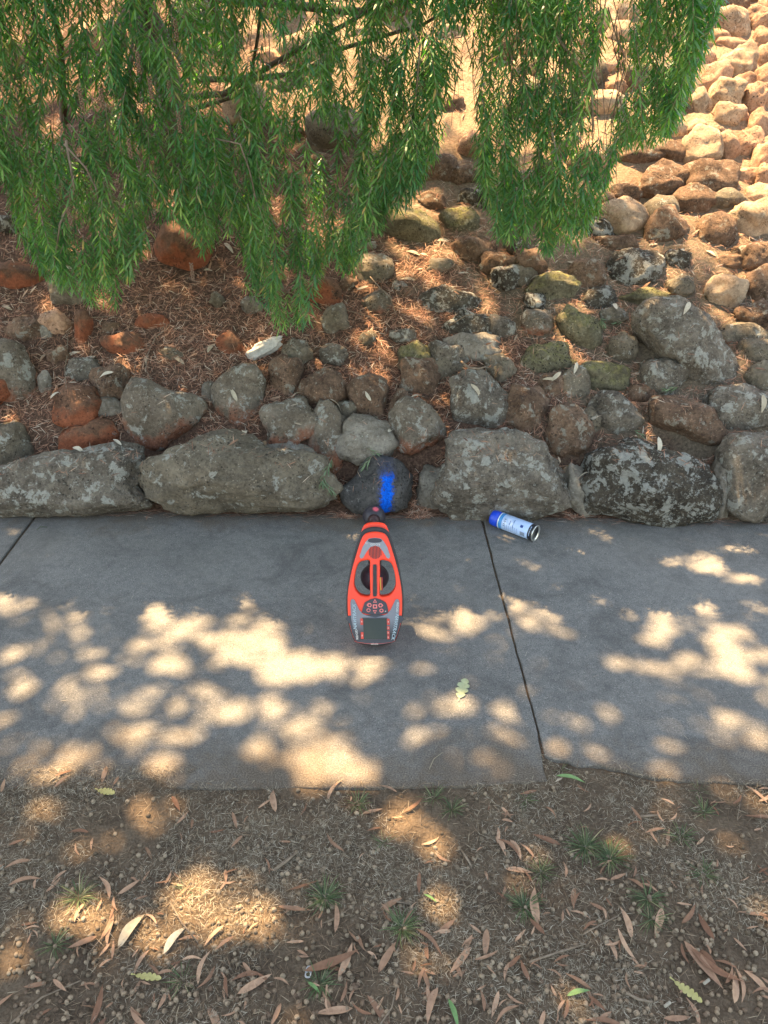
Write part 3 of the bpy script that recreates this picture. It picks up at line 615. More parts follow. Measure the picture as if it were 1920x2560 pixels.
for i_ in range(215):
    if i_ < 80: c = np.array([rs_.uniform(-1.9, 1.9), rs_.uniform(1.35, 2.7)])
    elif i_ < 150: c = np.array([rs_.uniform(-1.8, 2.0), rs_.uniform(2.6, 3.6)])
    else: c = np.array([rs_.uniform(.35, 1.8), rs_.uniform(1.45, 2.65)])
    kq = 1.35 if i_ >= 150 else 1.0; ra, rb, th = kq * rs_.uniform(.012, .034), kq * rs_.uniform(.012, .034), rs_.uniform(0, 3.1)
    B_ = np.array([[ra * math.cos(th), -rb * math.sin(th)], [ra * math.sin(th), rb * math.cos(th)]]); SP.append((c, np.linalg.inv(B_)))
SPC = np.array([s[0] for s in SP]); SPM = np.array([s[1] for s in SP])
def in_spot(Q, k=1.0):
    out = np.zeros(len(Q), bool)
    for c, Mi in zip(SPC, SPM):
        d = (Q - c) @ Mi.T; out |= (d[:, 0] ** 2 + d[:, 1] ** 2) < k * k
    return out
bl = np.array([q_of(PB(*p)) for p in [(-900, 260), (-300, 260), (0, 280), (600, 330), (1100, 400), (1400, 470), (1560, 560), (1920, 780), (2400, 900)]])
bl = bl[np.argsort(bl[:, 0])]
EUC = Tpl([(0, 0, 0), (.3, .15, .02), (.3, -.15, .02), (.7, .12, -.02), (.7, -.12, -.02), (1, 0, -.08)], [(0, 2, 1), (1, 2, 4, 3), (3, 4, 5)])
n = 105000
Q = np.stack([rng.uniform(-3.6, 3.6, n), rng.uniform(-1.8, 4.4, n)], 1)
Hh = rng.uniform(5.8, 8.0, n); ln = rng.uniform(.09, .15, n)
T = np.stack([Q[:, 0] + KX * Hh, Q[:, 1] + KY * Hh, Hh], 1)
az = rng.uniform(0, 2 * np.pi, n); dr = rng.uniform(-.75, .1, n)
Dv = np.stack([np.cos(az) * np.cos(dr), np.sin(az) * np.cos(dr), np.sin(dr)], 1)
U = np.stack([rng.normal(0, .35, n), rng.normal(0, .35, n), np.ones(n)], 1)
def qarr(Pt): return Pt[:, :2] - Pt[:, 2:3] * np.array([[KX, KY]])
bad = np.zeros(n, bool)
for f in (.1, .5, .9): bad |= in_spot(qarr(T + Dv * (ln * f)[:, None]), .84)
Qm = qarr(T + Dv * (ln * .5)[:, None])
stray = np.array([noise.noise(Vector((a * 17, b_ * 17, 11))) for a, b_ in Qm]) > .16
bad &= ~(stray & (rng.random(n) < .16))
lim = np.interp(Qm[:, 0], bl[:, 0], bl[:, 1]); bad |= Qm[:, 1] > lim + rng.normal(0, .10, n)
nzv = np.array([noise.noise(Vector((a * 5.5, b_ * 5.5, 3))) + .5 * noise.noise(Vector((a * 13, b_ * 13, 7))) for a, b_ in Qm])
nz2 = np.array([noise.noise(Vector((a * 15, b_ * 15, 23))) for a, b_ in Qm])
bad |= (nz2 > .30) & (Qm[:, 1] > 2.6)
bad |= (nzv > .26) & (Qm[:, 1] > 2.45 + .1 * np.sin(Qm[:, 0] * 5))
ok = ~bad
M = frames(Dv, U, ln)
etree = empty('eucalyptus_tree', (-4.3, 6.2, bank0(-4.3, 6.2) - .05))
tag(etree, 'tall eucalyptus tree beside the bank whose canopy shades the path', 'tree')
def child(o, root): o.parent = root; o.matrix_parent_inverse = Matrix.Translation(-Vector(root.location)) if root.rotation_euler[0] == 0 else root.matrix_world.inverted(); return o
bpy.context.view_layer.update()
cr = child(link('crown', merge([(EUC, M[ok], T[ok])], 'crown'), EUCG), etree)
b0 = Vector(etree.location)
child(link('trunk', tubes_mesh('trunk', [([b0 + Vector((0, 0, -.2)), b0 + Vector((.05, .0, 1.5)), b0 + Vector((.2, -.1, 3)), b0 + Vector((.5, -.3, 4.6))], [.26, .2, .16, .12])], 14), BARK), etree)
limbs = []
for k in range(16):
    e = Vector((random.uniform(-4.5, 1.5), random.uniform(2.5, 8), random.uniform(6.0, 7.6))); s_ = b0 + Vector((.3, -.15, random.uniform(3, 4.4)))
    mid_ = (s_ + e) / 2 + Vector((0, 0, .5))
    qs = qarr(np.array([tuple(s_ + (mid_ - s_) * t) for t in np.linspace(0, 1, 12)] + [tuple(mid_ + (e - mid_) * t) for t in np.linspace(0, 1, 12)]))
    limbs.append(([s_, mid_, e], [.045, .025, .008]))
for l_ in limbs: child(link('limb', tubes_mesh('limb', [l_], 8), BARK), etree)

# ------------------------------------------------------------------ weeping bottlebrush
LF = Tpl([(0, 0, 0), (.3, .062, .012), (.3, -.062, .012), (.72, .052, 0), (.72, -.052, 0), (1, 0, -.05)], [(0, 2, 1), (1, 2, 4, 3), (3, 4, 5)])
leafM, leafT, twigs = [], [], []
def shoot(tip, up, length, nleaf, ll, dirdown=None, spread=1.0):
    """leafy shoot ending at tip; up = direction back along the stem"""
    up = Vector(up).normalized(); a = up.orthogonal().normalized(); b = up.cross(a)
    bend = Vector((random.gauss(0, .12), random.gauss(0, .12), 0)); pts = []
    for i in range(5):
        t = i / 4; pts.append(tip + up * (length * t) + bend * (length * t * t))
    twigs.append((pts, [.0007, .001, .0012, .0014, .0016]))
    ph = random.uniform(0, 6.28)
    for k in range(nleaf):
        t = (k + random.random()) / nleaf; t = t * .98
        i = min(3, int(t * 4)); f = t * 4 - i; p = pts[i].lerp(pts[i + 1], f)
        ang = ph + k * 2.4; out = a * math.cos(ang) + b * math.sin(ang)
        sprd = (.35 + .65 * min(1, t * 4)) * random.uniform(.75, 1.15) * spread
        d = (-up * 1.0 + out * sprd * .95 + Vector((0, 0, -.18))).normalized()
        leafM.append((d, (out + up * .4))); leafT.append((p, ll * random.uniform(.75, 1.15) * (.7 + .3 * min(1, t * 5))))
PROF = [(-420, 560), (-100, 480), (0, 450), (60, 600), (110, 700), (200, 760), (290, 780), (340, 700), (375, 560), (440, 560), (500, 640), (560, 600), (600, 570), (640, 740), (700, 845), (770, 820), (800, 680), (880, 690), (910, 640), (960, 560), (1040, 510), (1075, 420), (1100, 370), (1190, 380), (1210, 480), (1240, 600), (1300, 620), (1380, 650), (1450, 630), (1500, 560), (1530, 430), (1570, 390), (1610, 370), (1690, 350), (1720, 250), (1760, 120), (1785, 70), (1800, -60), (2000, -300)]
PX = [p[0] for p in PROF]; PY = [p[1] for p in PROF]
GAPS = [(650, 170, 60, 28), (610, 330, 28, 30), (400, 40, 60, 22), (780, 85, 80, 20), (1140, 330, 55, 80), (1110, 100, 70, 28), (1530, 60, 50, 80), (1540, 230, 60, 60), (1500, 350, 35, 40), (560, 260, 40, 30), (930, 150, 60, 26), (740, 400, 50, 40), (45, 160, 30, 40), (1170, 240, 40, 60), (800, 330, 40, 30), (1660, 170, 25, 30), (170, 330, 60, 40), (860, 460, 30, 40), (460, 300, 30, 35)]
def in_gap(x, y, k=1.0): return any(((x - a) / (c * k)) ** 2 + ((y - b) / (d * k)) ** 2 < 1 for a, b, c, d in GAPS)
def at(px, py, Y):
    d = ray(px, py); return Vector((0, 0, CAMH)) + d * (Y / d.y)
PSP = [(c, Mi) for c, Mi in SP[:NSPT] if c[1] < 2.66]
def path_spot(q):
    for c, Mi in PSP:
        d = Mi @ (q - c)
        if d[0] * d[0] + d[1] * d[1] < 1.0: return True
    return False
random.seed(21)
def back_y(px): return 2.62
cnt = 0
for it in range(40000):
    if cnt >= 3200: break
    px = random.uniform(-420, 1790); pb = np.interp(px, PX, PY)
    py = pb - abs(random.gauss(0, 1)) * 45 if random.random() < .10 else random.uniform(-420, pb)
    if py > pb - 4: continue
    if in_gap(px, py, 1.0) or in_gap(px, py - 50, .95) and random.random() < .8: continue
    if py < 430 and px < 1180 and noise.noise(Vector((px * .011, py * .011, 4))) > .42 + random.uniform(-.1, .25): continue
    okk = False
    for trial in range(7):
        Yc = random.uniform(2.62, 3.05) if random.random() < .55 else random.uniform(3.0, 3.6)
        if py < 0: Yc += .1
        tip = at(px, py, Yc)
        if not path_spot(q_of(tip + Vector((0, 0, .04)))) and not path_spot(q_of(tip + Vector((0, 0, .14)))): okk = True; break
    if not okk: continue
    if tip.z < bank0(tip.x, tip.y) + .12: continue
    if tip.z > 2.35: continue
    L = random.uniform(.10, .19)
    shoot(tip, (random.gauss(-.02, .22), random.gauss(.1, .15), 1), L, int(L * 260), random.uniform(.042, .058), spread=1.85)
    cnt += 1
# bare hanging stems joining the shoots, plus the brown curtain of dead stems at the right
stems = []
for i in range(150):
    if i < 55: px = random.uniform(1230, 1560); top = random.uniform(-150, 200); bot = random.uniform(250, 520); Y0 = random.uniform(2.8, 3.3)
    else: px = random.uniform(-200, 1700); top = random.uniform(-200, 250); bot = min(top + random.uniform(150, 420), np.interp(px, PX, PY) - 60); Y0 = random.uniform(2.8, 3.4)
    if bot < top + 60: continue
    p0 = at(px + random.gauss(0, 30), top, Y0 + .1); p1 = at(px, (top + bot) / 2, Y0 + .02); p2 = at(px + random.gauss(0, 18), bot, Y0)
    if p2.z < bank0(p2.x, p2.y) + .05: continue
    r0 = random.uniform(.0008, .0019)
    stems.append(([p0, p0.lerp(p1, .5) + Vector((random.gauss(0, .012), 0, 0)), p1, p1.lerp(p2, .5) + Vector((random.gauss(0, .01), 0, 0)), p2], [r0 * 1.3, r0 * 1.2, r0, r0 * .8, r0 * .5]))
root = Vector((-1.15, 4.55, bank0(-1.15, 4.55) - .05))
btree = empty('bottlebrush_tree', root); tag(btree, 'weeping bottlebrush tree hanging its green needle-leaved branches over the rock bank', 'tree')
bpy.context.view_layer.update()
Dm = np.array([tuple(a) for a, b in leafM]); Um = np.array([tuple(b) for a, b in leafM]); Tm = np.array([tuple(a) for a, b in leafT]); Lm = np.array([b for a, b in leafT])
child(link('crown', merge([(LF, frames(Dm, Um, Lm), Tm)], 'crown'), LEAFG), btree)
child(link('twigs', tubes_mesh('twigs', twigs + stems, 4), TWIG), btree)
child(link('trunk', tubes_mesh('trunk', [([root + Vector((0, 0, -.15)), root + Vector((.05, -.05, .35)), root + Vector((-.03, -.15, .8)), root + Vector((.1, -.3, 1.3))], [.085, .07, .055, .045])], 12), BARK), btree)
def limb(pts, r): child(link('limb', tubes_mesh('limb', [(pts, [r * (1 - .8 * i / (len(pts) - 1)) for i in range(len(pts))])], 8), BARK), btree)
J = root + Vector((0, -.15, .75))
limb([J, at(350, 250, 4.1), at(560, 235, 3.8), at(700, 150, 3.5), at(900, 40, 3.2), at(1100, -120, 3.0)], .020)
limb([J, at(480, 200, 4.2), at(640, 195, 4.0), at(740, 185, 3.9), at(860, 120, 3.6), at(1060, 60, 3.3), at(1330, -100, 3.0)], .018)
limb([J, at(300, 330, 4.0), at(620, 230, 3.7), at(645, 90, 3.4), at(660, -80, 3.2)], .016)
limb([J, at(160, 300, 4.1), at(150, 100, 3.6), at(80, -150, 3.1)], .030)
limb([root + Vector((.05, -.25, 1.1)), at(540, 60, 3.9), at(520, -200, 3.3)], .035)
limb([J, at(900, 30, 3.8), at(1250, -60, 3.4), at(1600, -160, 3.0)], .022)
for pts_, r_ in [([(165, 350), (185, 470), (150, 560), (130, 700)], .005), ([(160, 360), (215, 420), (240, 470), (260, 560)], .004), ([(530, 345), (600, 360), (625, 430), (640, 500)], .0035), ([(1010, 40), (1050, 110), (1045, 180), (1040, 240)], .004), ([(1390, 90), (1450, 170), (1480, 230), (1482, 330)], .005), ([(1380, 330), (1400, 420), (1400, 470)], .003)]:
    child(link('twig', tubes_mesh('twig', [([at(a, b, 2.75) for a, b in pts_], [r_ * (1 - .14 * i) for i in range(len(pts_))])], 6), TWIG), btree)
# seed capsule clusters on the stems
b = bmesh.new(); bmesh.ops.create_icosphere(b, subdivisions=1, radius=1); IC1 = Tpl([v.co[:] for v in b.verts], [[v.index for v in f.verts] for f in b.faces]); b.free()
CAPM = m_plain('seed_capsule', (.15, .095, .06), .85, var=.5, vs=200)
for (x, y) in [(1140, 190), (975, 570), (1100, 590), (660, 640), (525, 640), (840, 960), (895, 400), (1160, 790), (450, 1400), (1245, 1760)]:
    px, py = Zp('I', x, y); c = at(px, py, 2.66); k = 26; kk = np.arange(k)
    T_ = np.array([[c.x + .0045 * math.cos(i * 2.4), c.y + .0045 * math.sin(i * 2.4), c.z - .03 + .06 * i / k] for i in kk])
    M_ = np.repeat(np.eye(3)[None] * .0034, k, 0)
    child(link('seed_capsules', merge([(IC1, M_, T_)], 'seed_capsules', True), CAPM), btree)

# ------------------------------------------------------------------ litter on the bank
bm_v = np.empty(len(bank_o.data.vertices) * 3); bank_o.data.vertices.foreach_get('co', bm_v)
add_bvh(bm_v.reshape(-1, 3).tolist(), [list(p.vertices) for p in bank_o.data.polygons])
tree_bvh = BVHTree.FromPolygons(BV, BF); del BV[:], BF[:]
bank_rocks_n = len(rocks)
NL = Tpl([(-.5, 0, 0), (-.1, .022, .01), (-.1, -.022, .01), (.3, .02, .0), (.3, -.02, .0), (.5, 0, -.02)], [(0, 2, 1), (1, 2, 4, 3), (3, 4, 5)])
GL = Tpl([(-.5, 0, 0), (-.25, .085, .02), (-.25, -.085, .02), (.1, .10, .03), (.1, -.10, .03), (.35, .055, .0), (.35, -.055, .0), (.5, 0, -.03)],
         [(0, 2, 1), (1, 2, 4, 3), (3, 4, 6, 5), (5, 6, 7)])
def drop(x, y):
    loc, nrm, idx, dist = tree_bvh.ray_cast(Vector((x, y, 6)), Vector((0, 0, -1)))
    if loc is None: return None
    return loc, nrm, abs(loc.z - bank(x, y)) > .012
def hit(px, py):
    loc, nrm, idx, dist = tree_bvh.ray_cast(Vector((0, 0, CAMH)), ray(px, py).normalized())
    return (loc, nrm) if loc is not None else None
def scatter(n, lmin, lmax, lift, rock_p, dens, xr=(-3.4, 3.2), yr=(2.72, 6.2), seed=1):
    rs = random.Random(seed); Dd, Uu, Tt, Ll = [], [], [], []; t = 0
    while len(Tt) < n and t < n * 8:
        t += 1
        x = rs.uniform(*xr); y = yr[0] + (yr[1] - yr[0]) * rs.random() ** 1.5
        if rs.random() > dens(x, y): continue
        h = drop(x, y)
        if h is None: continue
        loc, nrm, onrock = h
        if onrock and (nrm.z < .6 or rs.random() > rock_p): continue
        a = rs.uniform(0, 6.283); d = Vector((math.cos(a), math.sin(a), 0)); d = (d - nrm * d.dot(nrm)).normalized(); d = (d + nrm * rs.gauss(0, .22)).normalized()
        u = (nrm + Vector((rs.gauss(0, .4), rs.gauss(0, .4), 0))).normalized()
        p = loc + nrm * (.002 + lift * rs.random() * (.25 if onrock else 1))
        Dd.append(tuple(d)); Uu.append(tuple(u)); Tt.append(tuple(p)); Ll.append(rs.uniform(lmin, lmax))
    return np.array(Dd), np.array(Uu), np.array(Tt), np.array(Ll)
def densn(x, y):
    nz = noise.noise(Vector((x * 2.2, y * 2.2, 5)))
    base = .80 - .14 * sstep((x + .1) / 1.1) - .12 * sstep((x - .9) / .6) - .35 * sstep((y - 3.7) / .8)
    return max(.06, base + nz * .55)
Dn, Un, Tn, Ln = scatter(88000, .020, .050, .016, .05, densn, seed=3)
tag(link('needle_litter', merge([(NL, frames(Dn, Un, Ln), Tn)], 'needle_litter'), NEED), 'red-brown dead needle leaves covering the bank between rocks', 'leaf litter', kind='stuff')
Dn, Un, Tn, Ln = scatter(1500, .03, .065, .016, .2, lambda x, y: .8, seed=5)
tag(link('broad_leaf_litter', merge([(GL, frames(Dn, Un, Ln * np.random.default_rng(1).uniform(.6, 1, len(Ln))), Tn)], 'broad_leaf_litter'), DRYL), 'small dry fallen leaf fragments scattered over the bank', 'leaf litter', kind='stuff')

def leaf_mesh(name, ln, wd, curl, bend, seed):
    rs = random.Random(seed); V, Fs = [], []; N = 9
    for i in range(N):
        t = i / (N - 1); hw = wd / 2 * (math.sin(math.pi * min(1, t * 1.02) ** .8) ** .8) * (1.0) + .0003
        x = (t - .5) * ln; y = bend * math.sin(math.pi * t); z = curl * (math.cos(math.pi * (t - .5) * 1.6)) - curl * .5
        V += [(x, y + hw, z + hw * .35), (x, y, z), (x, y - hw, z + hw * .3)]
    for i in range(N - 1):
        a = i * 3; Fs += [(a, a + 1, a + 4, a + 3), (a + 1, a + 2, a + 5, a + 4)]
    me = bpy.data.meshes.new(name); me.from_pydata(V, [], Fs); me.update(); me.polygons.foreach_set('use_smooth', np.ones(len(Fs), bool)); return me
def m_leafcol(name, a, b):
    t = NT(name); r = t.n('ShaderNodeObjectInfo').outputs['Random']; c = t.ramp(r, [(0, a), (1, b)]); nz = t.noise(t.pos(), 90, 4, .6)
    return t.fin(t.mix(t.ramp(nz, [(.4, 0), (.7, .4)]), c, tuple(x * .5 for x in a)), .7, None, .25)
DL = m_leafcol('dry_gum_leaf', (.17, .085, .05), (.42, .27, .175)); PL = m_leafcol('pale_gum_leaf', (.36, .30, .21), (.5, .45, .36)); GLM = m_leafcol('green_gum_leaf', (.10, .20, .07), (.20, .30, .12))
lm = []
for k in range(8):
    m_ = leaf_mesh('dry_leaf', 1.0, .13 + .03 * (k % 4), .03 - .02 * (k % 3), .06 * ((k % 5) - 2), k); m_.materials.append(DL); lm.append(m_)
lp = []
for k in range(3):
    m_ = leaf_mesh('pale_leaf', 1.0, .24 + .02 * k, .06, .03, k + 20); m_.materials.append(PL); lp.append(m_)
lg = []
for k in range(2):
    m_ = leaf_mesh('green_leaf', 1.0, .17 + .04 * k, .04, .03, k + 30); m_.materials.append(GLM); lg.append(m_)
def put(me, name, loc, d, u, size):
    o = bpy.data.objects.new(name, me); COL.objects.link(o)
    d = Vector(d).normalized(); y = Vector(u).cross(d).normalized(); z = d.cross(y)
    o.matrix_world = Matrix.Translation(loc) @ Matrix((d, y, z)).transposed().to_4x4() @ Matrix.Diagonal((size, size, size, 1))
    return o
rs = random.Random(77); k = 0
while k < 60:
    px = rs.uniform(0, 1920); py = rs.uniform(560, 1270); g = PB(px, py); h = drop(g.x, g.y)
    if h is None or h[1].z < .55: continue
    a = rs.uniform(0, 6.28); d = Vector((math.cos(a), math.sin(a), 0)); d -= h[1] * d.dot(h[1])
    tag(put(lp[k % 3], 'pale_leaf', h[0] + h[1] * .006, d, h[1], rs.uniform(.045, .085)), 'pale dry gum leaf lying on the rocky bank', 'leaf', 'pale gum leaves lying on the bank'); k += 1
# pale bleached wood lump, fallen sticks on the bank
g = PB(662, 880); h = drop(g.x, g.y)
b = bmesh.new(); bmesh.ops.create_icosphere(b, subdivisions=4, radius=1)
for v in b.verts:
    n_ = v.co.copy(); v.co = Vector((n_.x * .088, n_.y * .028, n_.z * .034)) * (1 + .35 * noise.noise(n_ * 2.2 + Vector((4, 2, 9))) + .12 * noise.noise(n_ * 7))
    v.co.z += .25 * v.co.x
me = bpy.data.meshes.new('bleached_wood'); b.to_mesh(me); b.free(); me.polygons.foreach_set('use_smooth', np.ones(len(me.polygons), bool))
o = link('bleached_wood', me, PALEWOOD); o.location = g + Vector((0, -.02, .02)); o.rotation_euler = (0, R(-12), R(6)); tag(o, 'bleached white lump of wood lying in the mulch under the lowest branch tip', 'wood')
STK = [('bent pale stick looping down through the mulch above the lichen-patched blocky rock', [('D', 1090, 835), ('D', 1010, 900), ('D', 960, 1010), ('D', 950, 1110), ('D', 990, 1180)], .0022),
       ('long thin stick lying under the left branch tips', [('D', 470, 805), ('D', 600, 770), ('D', 700, 765), ('D', 850, 785)], .002),
       ('upright thin pale stick in the mulch near the left edge', [('D', 445, 880), ('D', 440, 1020), ('D', 425, 1100), ('D', 435, 1230)], .002),
       ('curved stick crossing the mulch left of the small half-white rock', [('E', 450, 800), ('E', 600, 830), ('E', 740, 870), ('E', 830, 950)], .0022),
       ('pale forked stick leaning on the small half-white rock', [('E', 740, 610), ('E', 810, 690), ('E', 870, 750), ('E', 910, 860)], .0025),
       ('pale stick arching over mulch beside the lichen-crusted dome rock', [('E', 1280, 910), ('E', 1360, 860), ('E', 1480, 850), ('E', 1650, 885)], .0022),
       ('curved stick resting above two small grey stones at the mulch centre', [('E', 320, 1140), ('E', 390, 1070), ('E', 480, 1050), ('E', 600, 1070)], .0018),
       ('short pale crooked root beside the round pale boulder top', [('B', 1330, 20), ('B', 1380, 60), ('B', 1440, 65), ('B', 1500, 50)], .005)]
for lb, pts, r_ in STK:
    pp = []
    for q in pts:
        h = hit(*Zp(*q)); pp.append((h[0] if h else PB(*Zp(*q))) + Vector((0, -.006, .008)))
    tag(link('stick', tubes_mesh('stick', [(pp, [r_, r_ * 1.1, r_, r_ * .6, r_ * .5][:len(pp)])], 6), TWIG), lb, 'stick', 'sticks lying on the bank')

# ------------------------------------------------------------------ soil verge litter
def ground_pt(rs, y0=.45, y1=1.36, xw=1.25):
    return rs.uniform(-xw, xw), rs.uniform(y0, y1)
def clear_of_slab(x, y):
    ys = nl[0][1]
    if x < jl[-1][0]: return y < nearY + (.05 if x < -.5 else -.004)
    return y < np.interp(x, [q[0] for q in bb], [q[1] for q in bb]) - .01
rs = random.Random(5)
nut = bmesh.new(); bmesh.ops.create_icosphere(nut, subdivisions=2, radius=1)
for v in nut.verts:
    if v.co.z > .75: v.co.z = .75 - (v.co.z - .75) * 1.6
NUTT = Tpl([v.co[:] for v in nut.verts], [[v.index for v in f.verts] for f in nut.faces])
nme = bpy.data.meshes.new('gumnut'); nut.to_mesh(nme); nme.polygons.foreach_set('use_smooth', np.ones(len(nme.polygons), bool)); nut.free()
tn = NT('gumnut_single'); r_ = tn.n('ShaderNodeObjectInfo').outputs['Random']
nme.materials.append(tn.fin(tn.mix(tn.ramp(tn.noise(tn.pos(), 300, 3), [(.4, 0), (.7, .5)]), tn.ramp(r_, [(0, (.12, .08, .055)), (1, (.33, .25, .17))]), (.07, .05, .035)), .85, None, .2))
nuts = []
while len(nuts) < 3800:
    x, y = ground_pt(rs, .5, 1.42)
    d = .35 + .8 * noise.noise(Vector((x * 3.5, y * 3.5, 2))) + .75 * sstep((1.2 - y) / .35)
    if y > 1.2: d *= .35
    if rs.random() > d or not clear_of_slab(x, y): continue
    nuts.append((x, y, soilz(x, y) + .0028, rs.uniform(.0042, .0062)))
def vis(x, y):
    dp = depth_of(Vector((x, y, 0))); px = 960 + x / dp * F; py = 1280 - ((y * sp - CAMH * cp) / dp) * F
    return 0 < px < 1920 and 0 < py < 2560
nuts.sort(key=lambda q: (not vis(q[0], q[1]), q[1]))
for q in nuts[:300]:
    o = bpy.data.objects.new('gumnut', nme); COL.objects.link(o); o.location = q[:3]; o.scale = (q[3],) * 3; o.rotation_euler = (rs.uniform(0, 3), rs.uniform(0, 3), rs.uniform(0, 6))
    tag(o, 'small round brown gumnut lying on the soil in the foreground', 'gumnut', 'gumnuts scattered over the foreground soil')
N_ = nuts[300:]; Dd = rng.normal(size=(len(N_), 3)); Uu = rng.normal(size=(len(N_), 3))
tag(link('gumnuts', merge([(NUTT, frames(Dd, Uu, np.array([q[3] for q in N_])), np.array([q[:3] for q in N_]))], 'gumnuts', True), NUT), 'countless round brown gumnuts spread over the soil verge', 'gumnuts', kind='stuff')
# dry gum leaves on the soil
lv = []
while len(lv) < 900:
    x, y = ground_pt(rs, .5, 1.42)
    d = .25 + .9 * sstep((1.15 - y) / .4) + .25 * sstep(x / .5)
    if rs.random() > d or not clear_of_slab(x, y): continue
    lv.append((x, y, rs.uniform(.018, .048) if rs.random() < .8 else rs.uniform(.05, .08)))
lv.sort(key=lambda q: (not vis(q[0], q[1]), q[1]))
for i, (x, y, s_) in enumerate(lv[:330]):
    a = rs.uniform(0, 6.28); o = put(lm[i % 8], 'dry_leaf', Vector((x, y, soilz(x, y) + rs.uniform(.004, .012))), (math.cos(a), math.sin(a), rs.gauss(0, .12)), (rs.gauss(0, .25), rs.gauss(0, .25), 1), s_)
    tag(o, 'slender dry orange-brown gum leaf lying on the soil verge', 'leaf', 'dry gum leaves on the soil verge')
rest = lv[330:]; n_ = len(rest); a = rng.uniform(0, 6.28, n_)
tag(link('leaf_litter', merge([(GL, frames(np.stack([np.cos(a), np.sin(a), rng.normal(0, .1, n_)], 1), np.stack([rng.normal(0, .3, n_), rng.normal(0, .3, n_), np.ones(n_)], 1), np.array([q[2] for q in rest])),
    np.array([(q[0], q[1], soilz(q[0], q[1]) + .008) for q in rest]))], 'leaf_litter'), DRYL), 'dry leaf fragments strewn over the soil verge', 'leaf litter', kind='stuff')
# dead grass / straw bits
def straw(n, lmin, lmax, seed, yr, dens, tilt=.35, name='dead_grass', lab='short dead straw-coloured grass bits over the soil verge', mat=None):
    rs = random.Random(seed); Dd, Uu, Tt, Ll = [], [], [], []; t = 0
    while len(Tt) < n and t < n * 12:
        t += 1; x, y = rs.uniform(-1.25, 1.25), rs.uniform(*yr)
        if rs.random() > dens(x, y) or not clear_of_slab(x, y - abs(rs.gauss(0, .016))): continue
        a = rs.uniform(0, 6.283); Dd.append((math.cos(a), math.sin(a), rs.gauss(0, tilt))); Uu.append((rs.gauss(0, .5), rs.gauss(0, .5), 1))
        Tt.append((x, y, max(soilz(x, y), -.02 if clear_of_slab(x, y) else .0005) + rs.uniform(.001, .008))); Ll.append(rs.uniform(lmin, lmax))
    tag(link(name, merge([(NL, frames(np.array(Dd), np.array(Uu), np.array(Ll)), np.array(Tt))], name), mat or STRAW), lab, 'dead grass', kind='stuff')
straw(60000, .007, .020, 8, (.5, 1.46), lambda x, y: .34 + 1.2 * noise.noise(Vector((x * 4, y * 4, 8))) + .2 * sstep((y - .9) / .2) * sstep((1.25 - y) / .1))
straw(26000, .012, .032, 18, (.5, 1.43), lambda x, y: .55 + .7 * noise.noise(Vector((x * 3, y * 3, 18))), .25, 'dead_leaf_bits', 'brown bark and dead leaf bits over the soil verge', DBIT)
# grass tufts
def tuft(px, py, nb, L, lab, dry=False, sz=1.0, seed=0):
    rs = random.Random(seed); g = P(px, py); z = soilz(g.x, g.y); Dd, Uu, Tt, Ll = [], [], [], []
    for i in range(nb):
        a = rs.uniform(0, 6.283); el = rs.uniform(.12, .8) if not dry else rs.uniform(.1, .9)
        Dd.append((math.cos(a) * math.cos(el), math.sin(a) * math.cos(el), math.sin(el))); Uu.append((rs.gauss(0, .3), rs.gauss(0, .3), 1))
        r = rs.uniform(0, .010) * sz; Tt.append((r * math.cos(a), r * math.sin(a), .001)); Ll.append(L * .85 * rs.uniform(.3, 1.15))
    me = merge([(BL, frames(np.array(Dd), np.array(Uu), np.array(Ll)), np.array(Tt))], 'grass_tuft')
    o = link('grass_tuft' if not dry else 'dry_grass_tuft', me, STRAW if dry else GRASS); o.location = (g.x, g.y, z)
    tag(o, lab, 'grass tuft', 'dry straw tufts on the verge' if dry else 'green grass tufts on the verge')
BL = Tpl([(0, .012, 0), (0, -.012, 0), (.35, .020, .03), (.35, -.020, .03), (.75, .015, -.03), (.75, -.015, -.03), (1, 0, -.2)], [(0, 1, 3, 2), (2, 3, 5, 4), (4, 5, 6)])
TF = [('K',510,880,70,.055,'bright green grass tuft in dappled sun at the left of the verge'),('K',350,1190,55,.05,'dull green flat tuft below the bright one at the left'),('K',1200,830,20,.035,'sparse green tuft at the far edge of the left sunlit patch'),('K',1180,1400,40,.045,'grey-green tuft between the left sunlit patch and the bottom edge'),
 ('L',660,270,70,.045,'sunlit tuft just below the path edge, under the locator'),('L',1150,240,50,.045,'left one of two touching tufts at the path edge'),('L',1270,300,60,.045,'right one of two touching tufts at the path edge'),('L',445,880,130,.055,'dense dark green rosette left of the verge centre'),('L',945,1070,130,.055,'dense dark green rosette at the verge centre'),('L',820,520,40,.04,'thin green tuft at the end of the central sun patch'),('L',410,1430,70,.05,'dark tuft beside the silver ring pull'),
 ('Q',480,540,140,.06,'largest green tuft on the right verge, its left half'),('Q',640,620,130,.06,'green tuft touching the right side of the largest tuft'),('Q',190,700,70,.05,'small dark tuft left of and below the largest tuft'),('Q',80,930,110,.055,'dense tuft at the left of the right verge, two below the largest'),('Q',880,880,90,.05,'loose tuft among brown leaves right of centre on the right verge'),('Q',910,1010,60,.05,'loose tuft just below another among brown leaves'),('Q',1100,490,60,.05,'loose grey-green tuft right of the largest tuft'),('Q',1240,730,60,.045,'spiky small tuft in the right part of the verge'),('Q',1250,330,60,.045,'grey-green tuft near the broken path edge at right'),('Q',90,240,30,.04,'few pale green blades at the slab corner'),('Q',320,60,12,.03,'tiny green sprout in the broken slab corner'),('Q',1220,190,14,.035,'green blades lying at the right path edge')]
for i, t_ in enumerate(TF): tuft(*Zp(t_[0], t_[1], t_[2]), t_[3], t_[4], t_[5], seed=i)
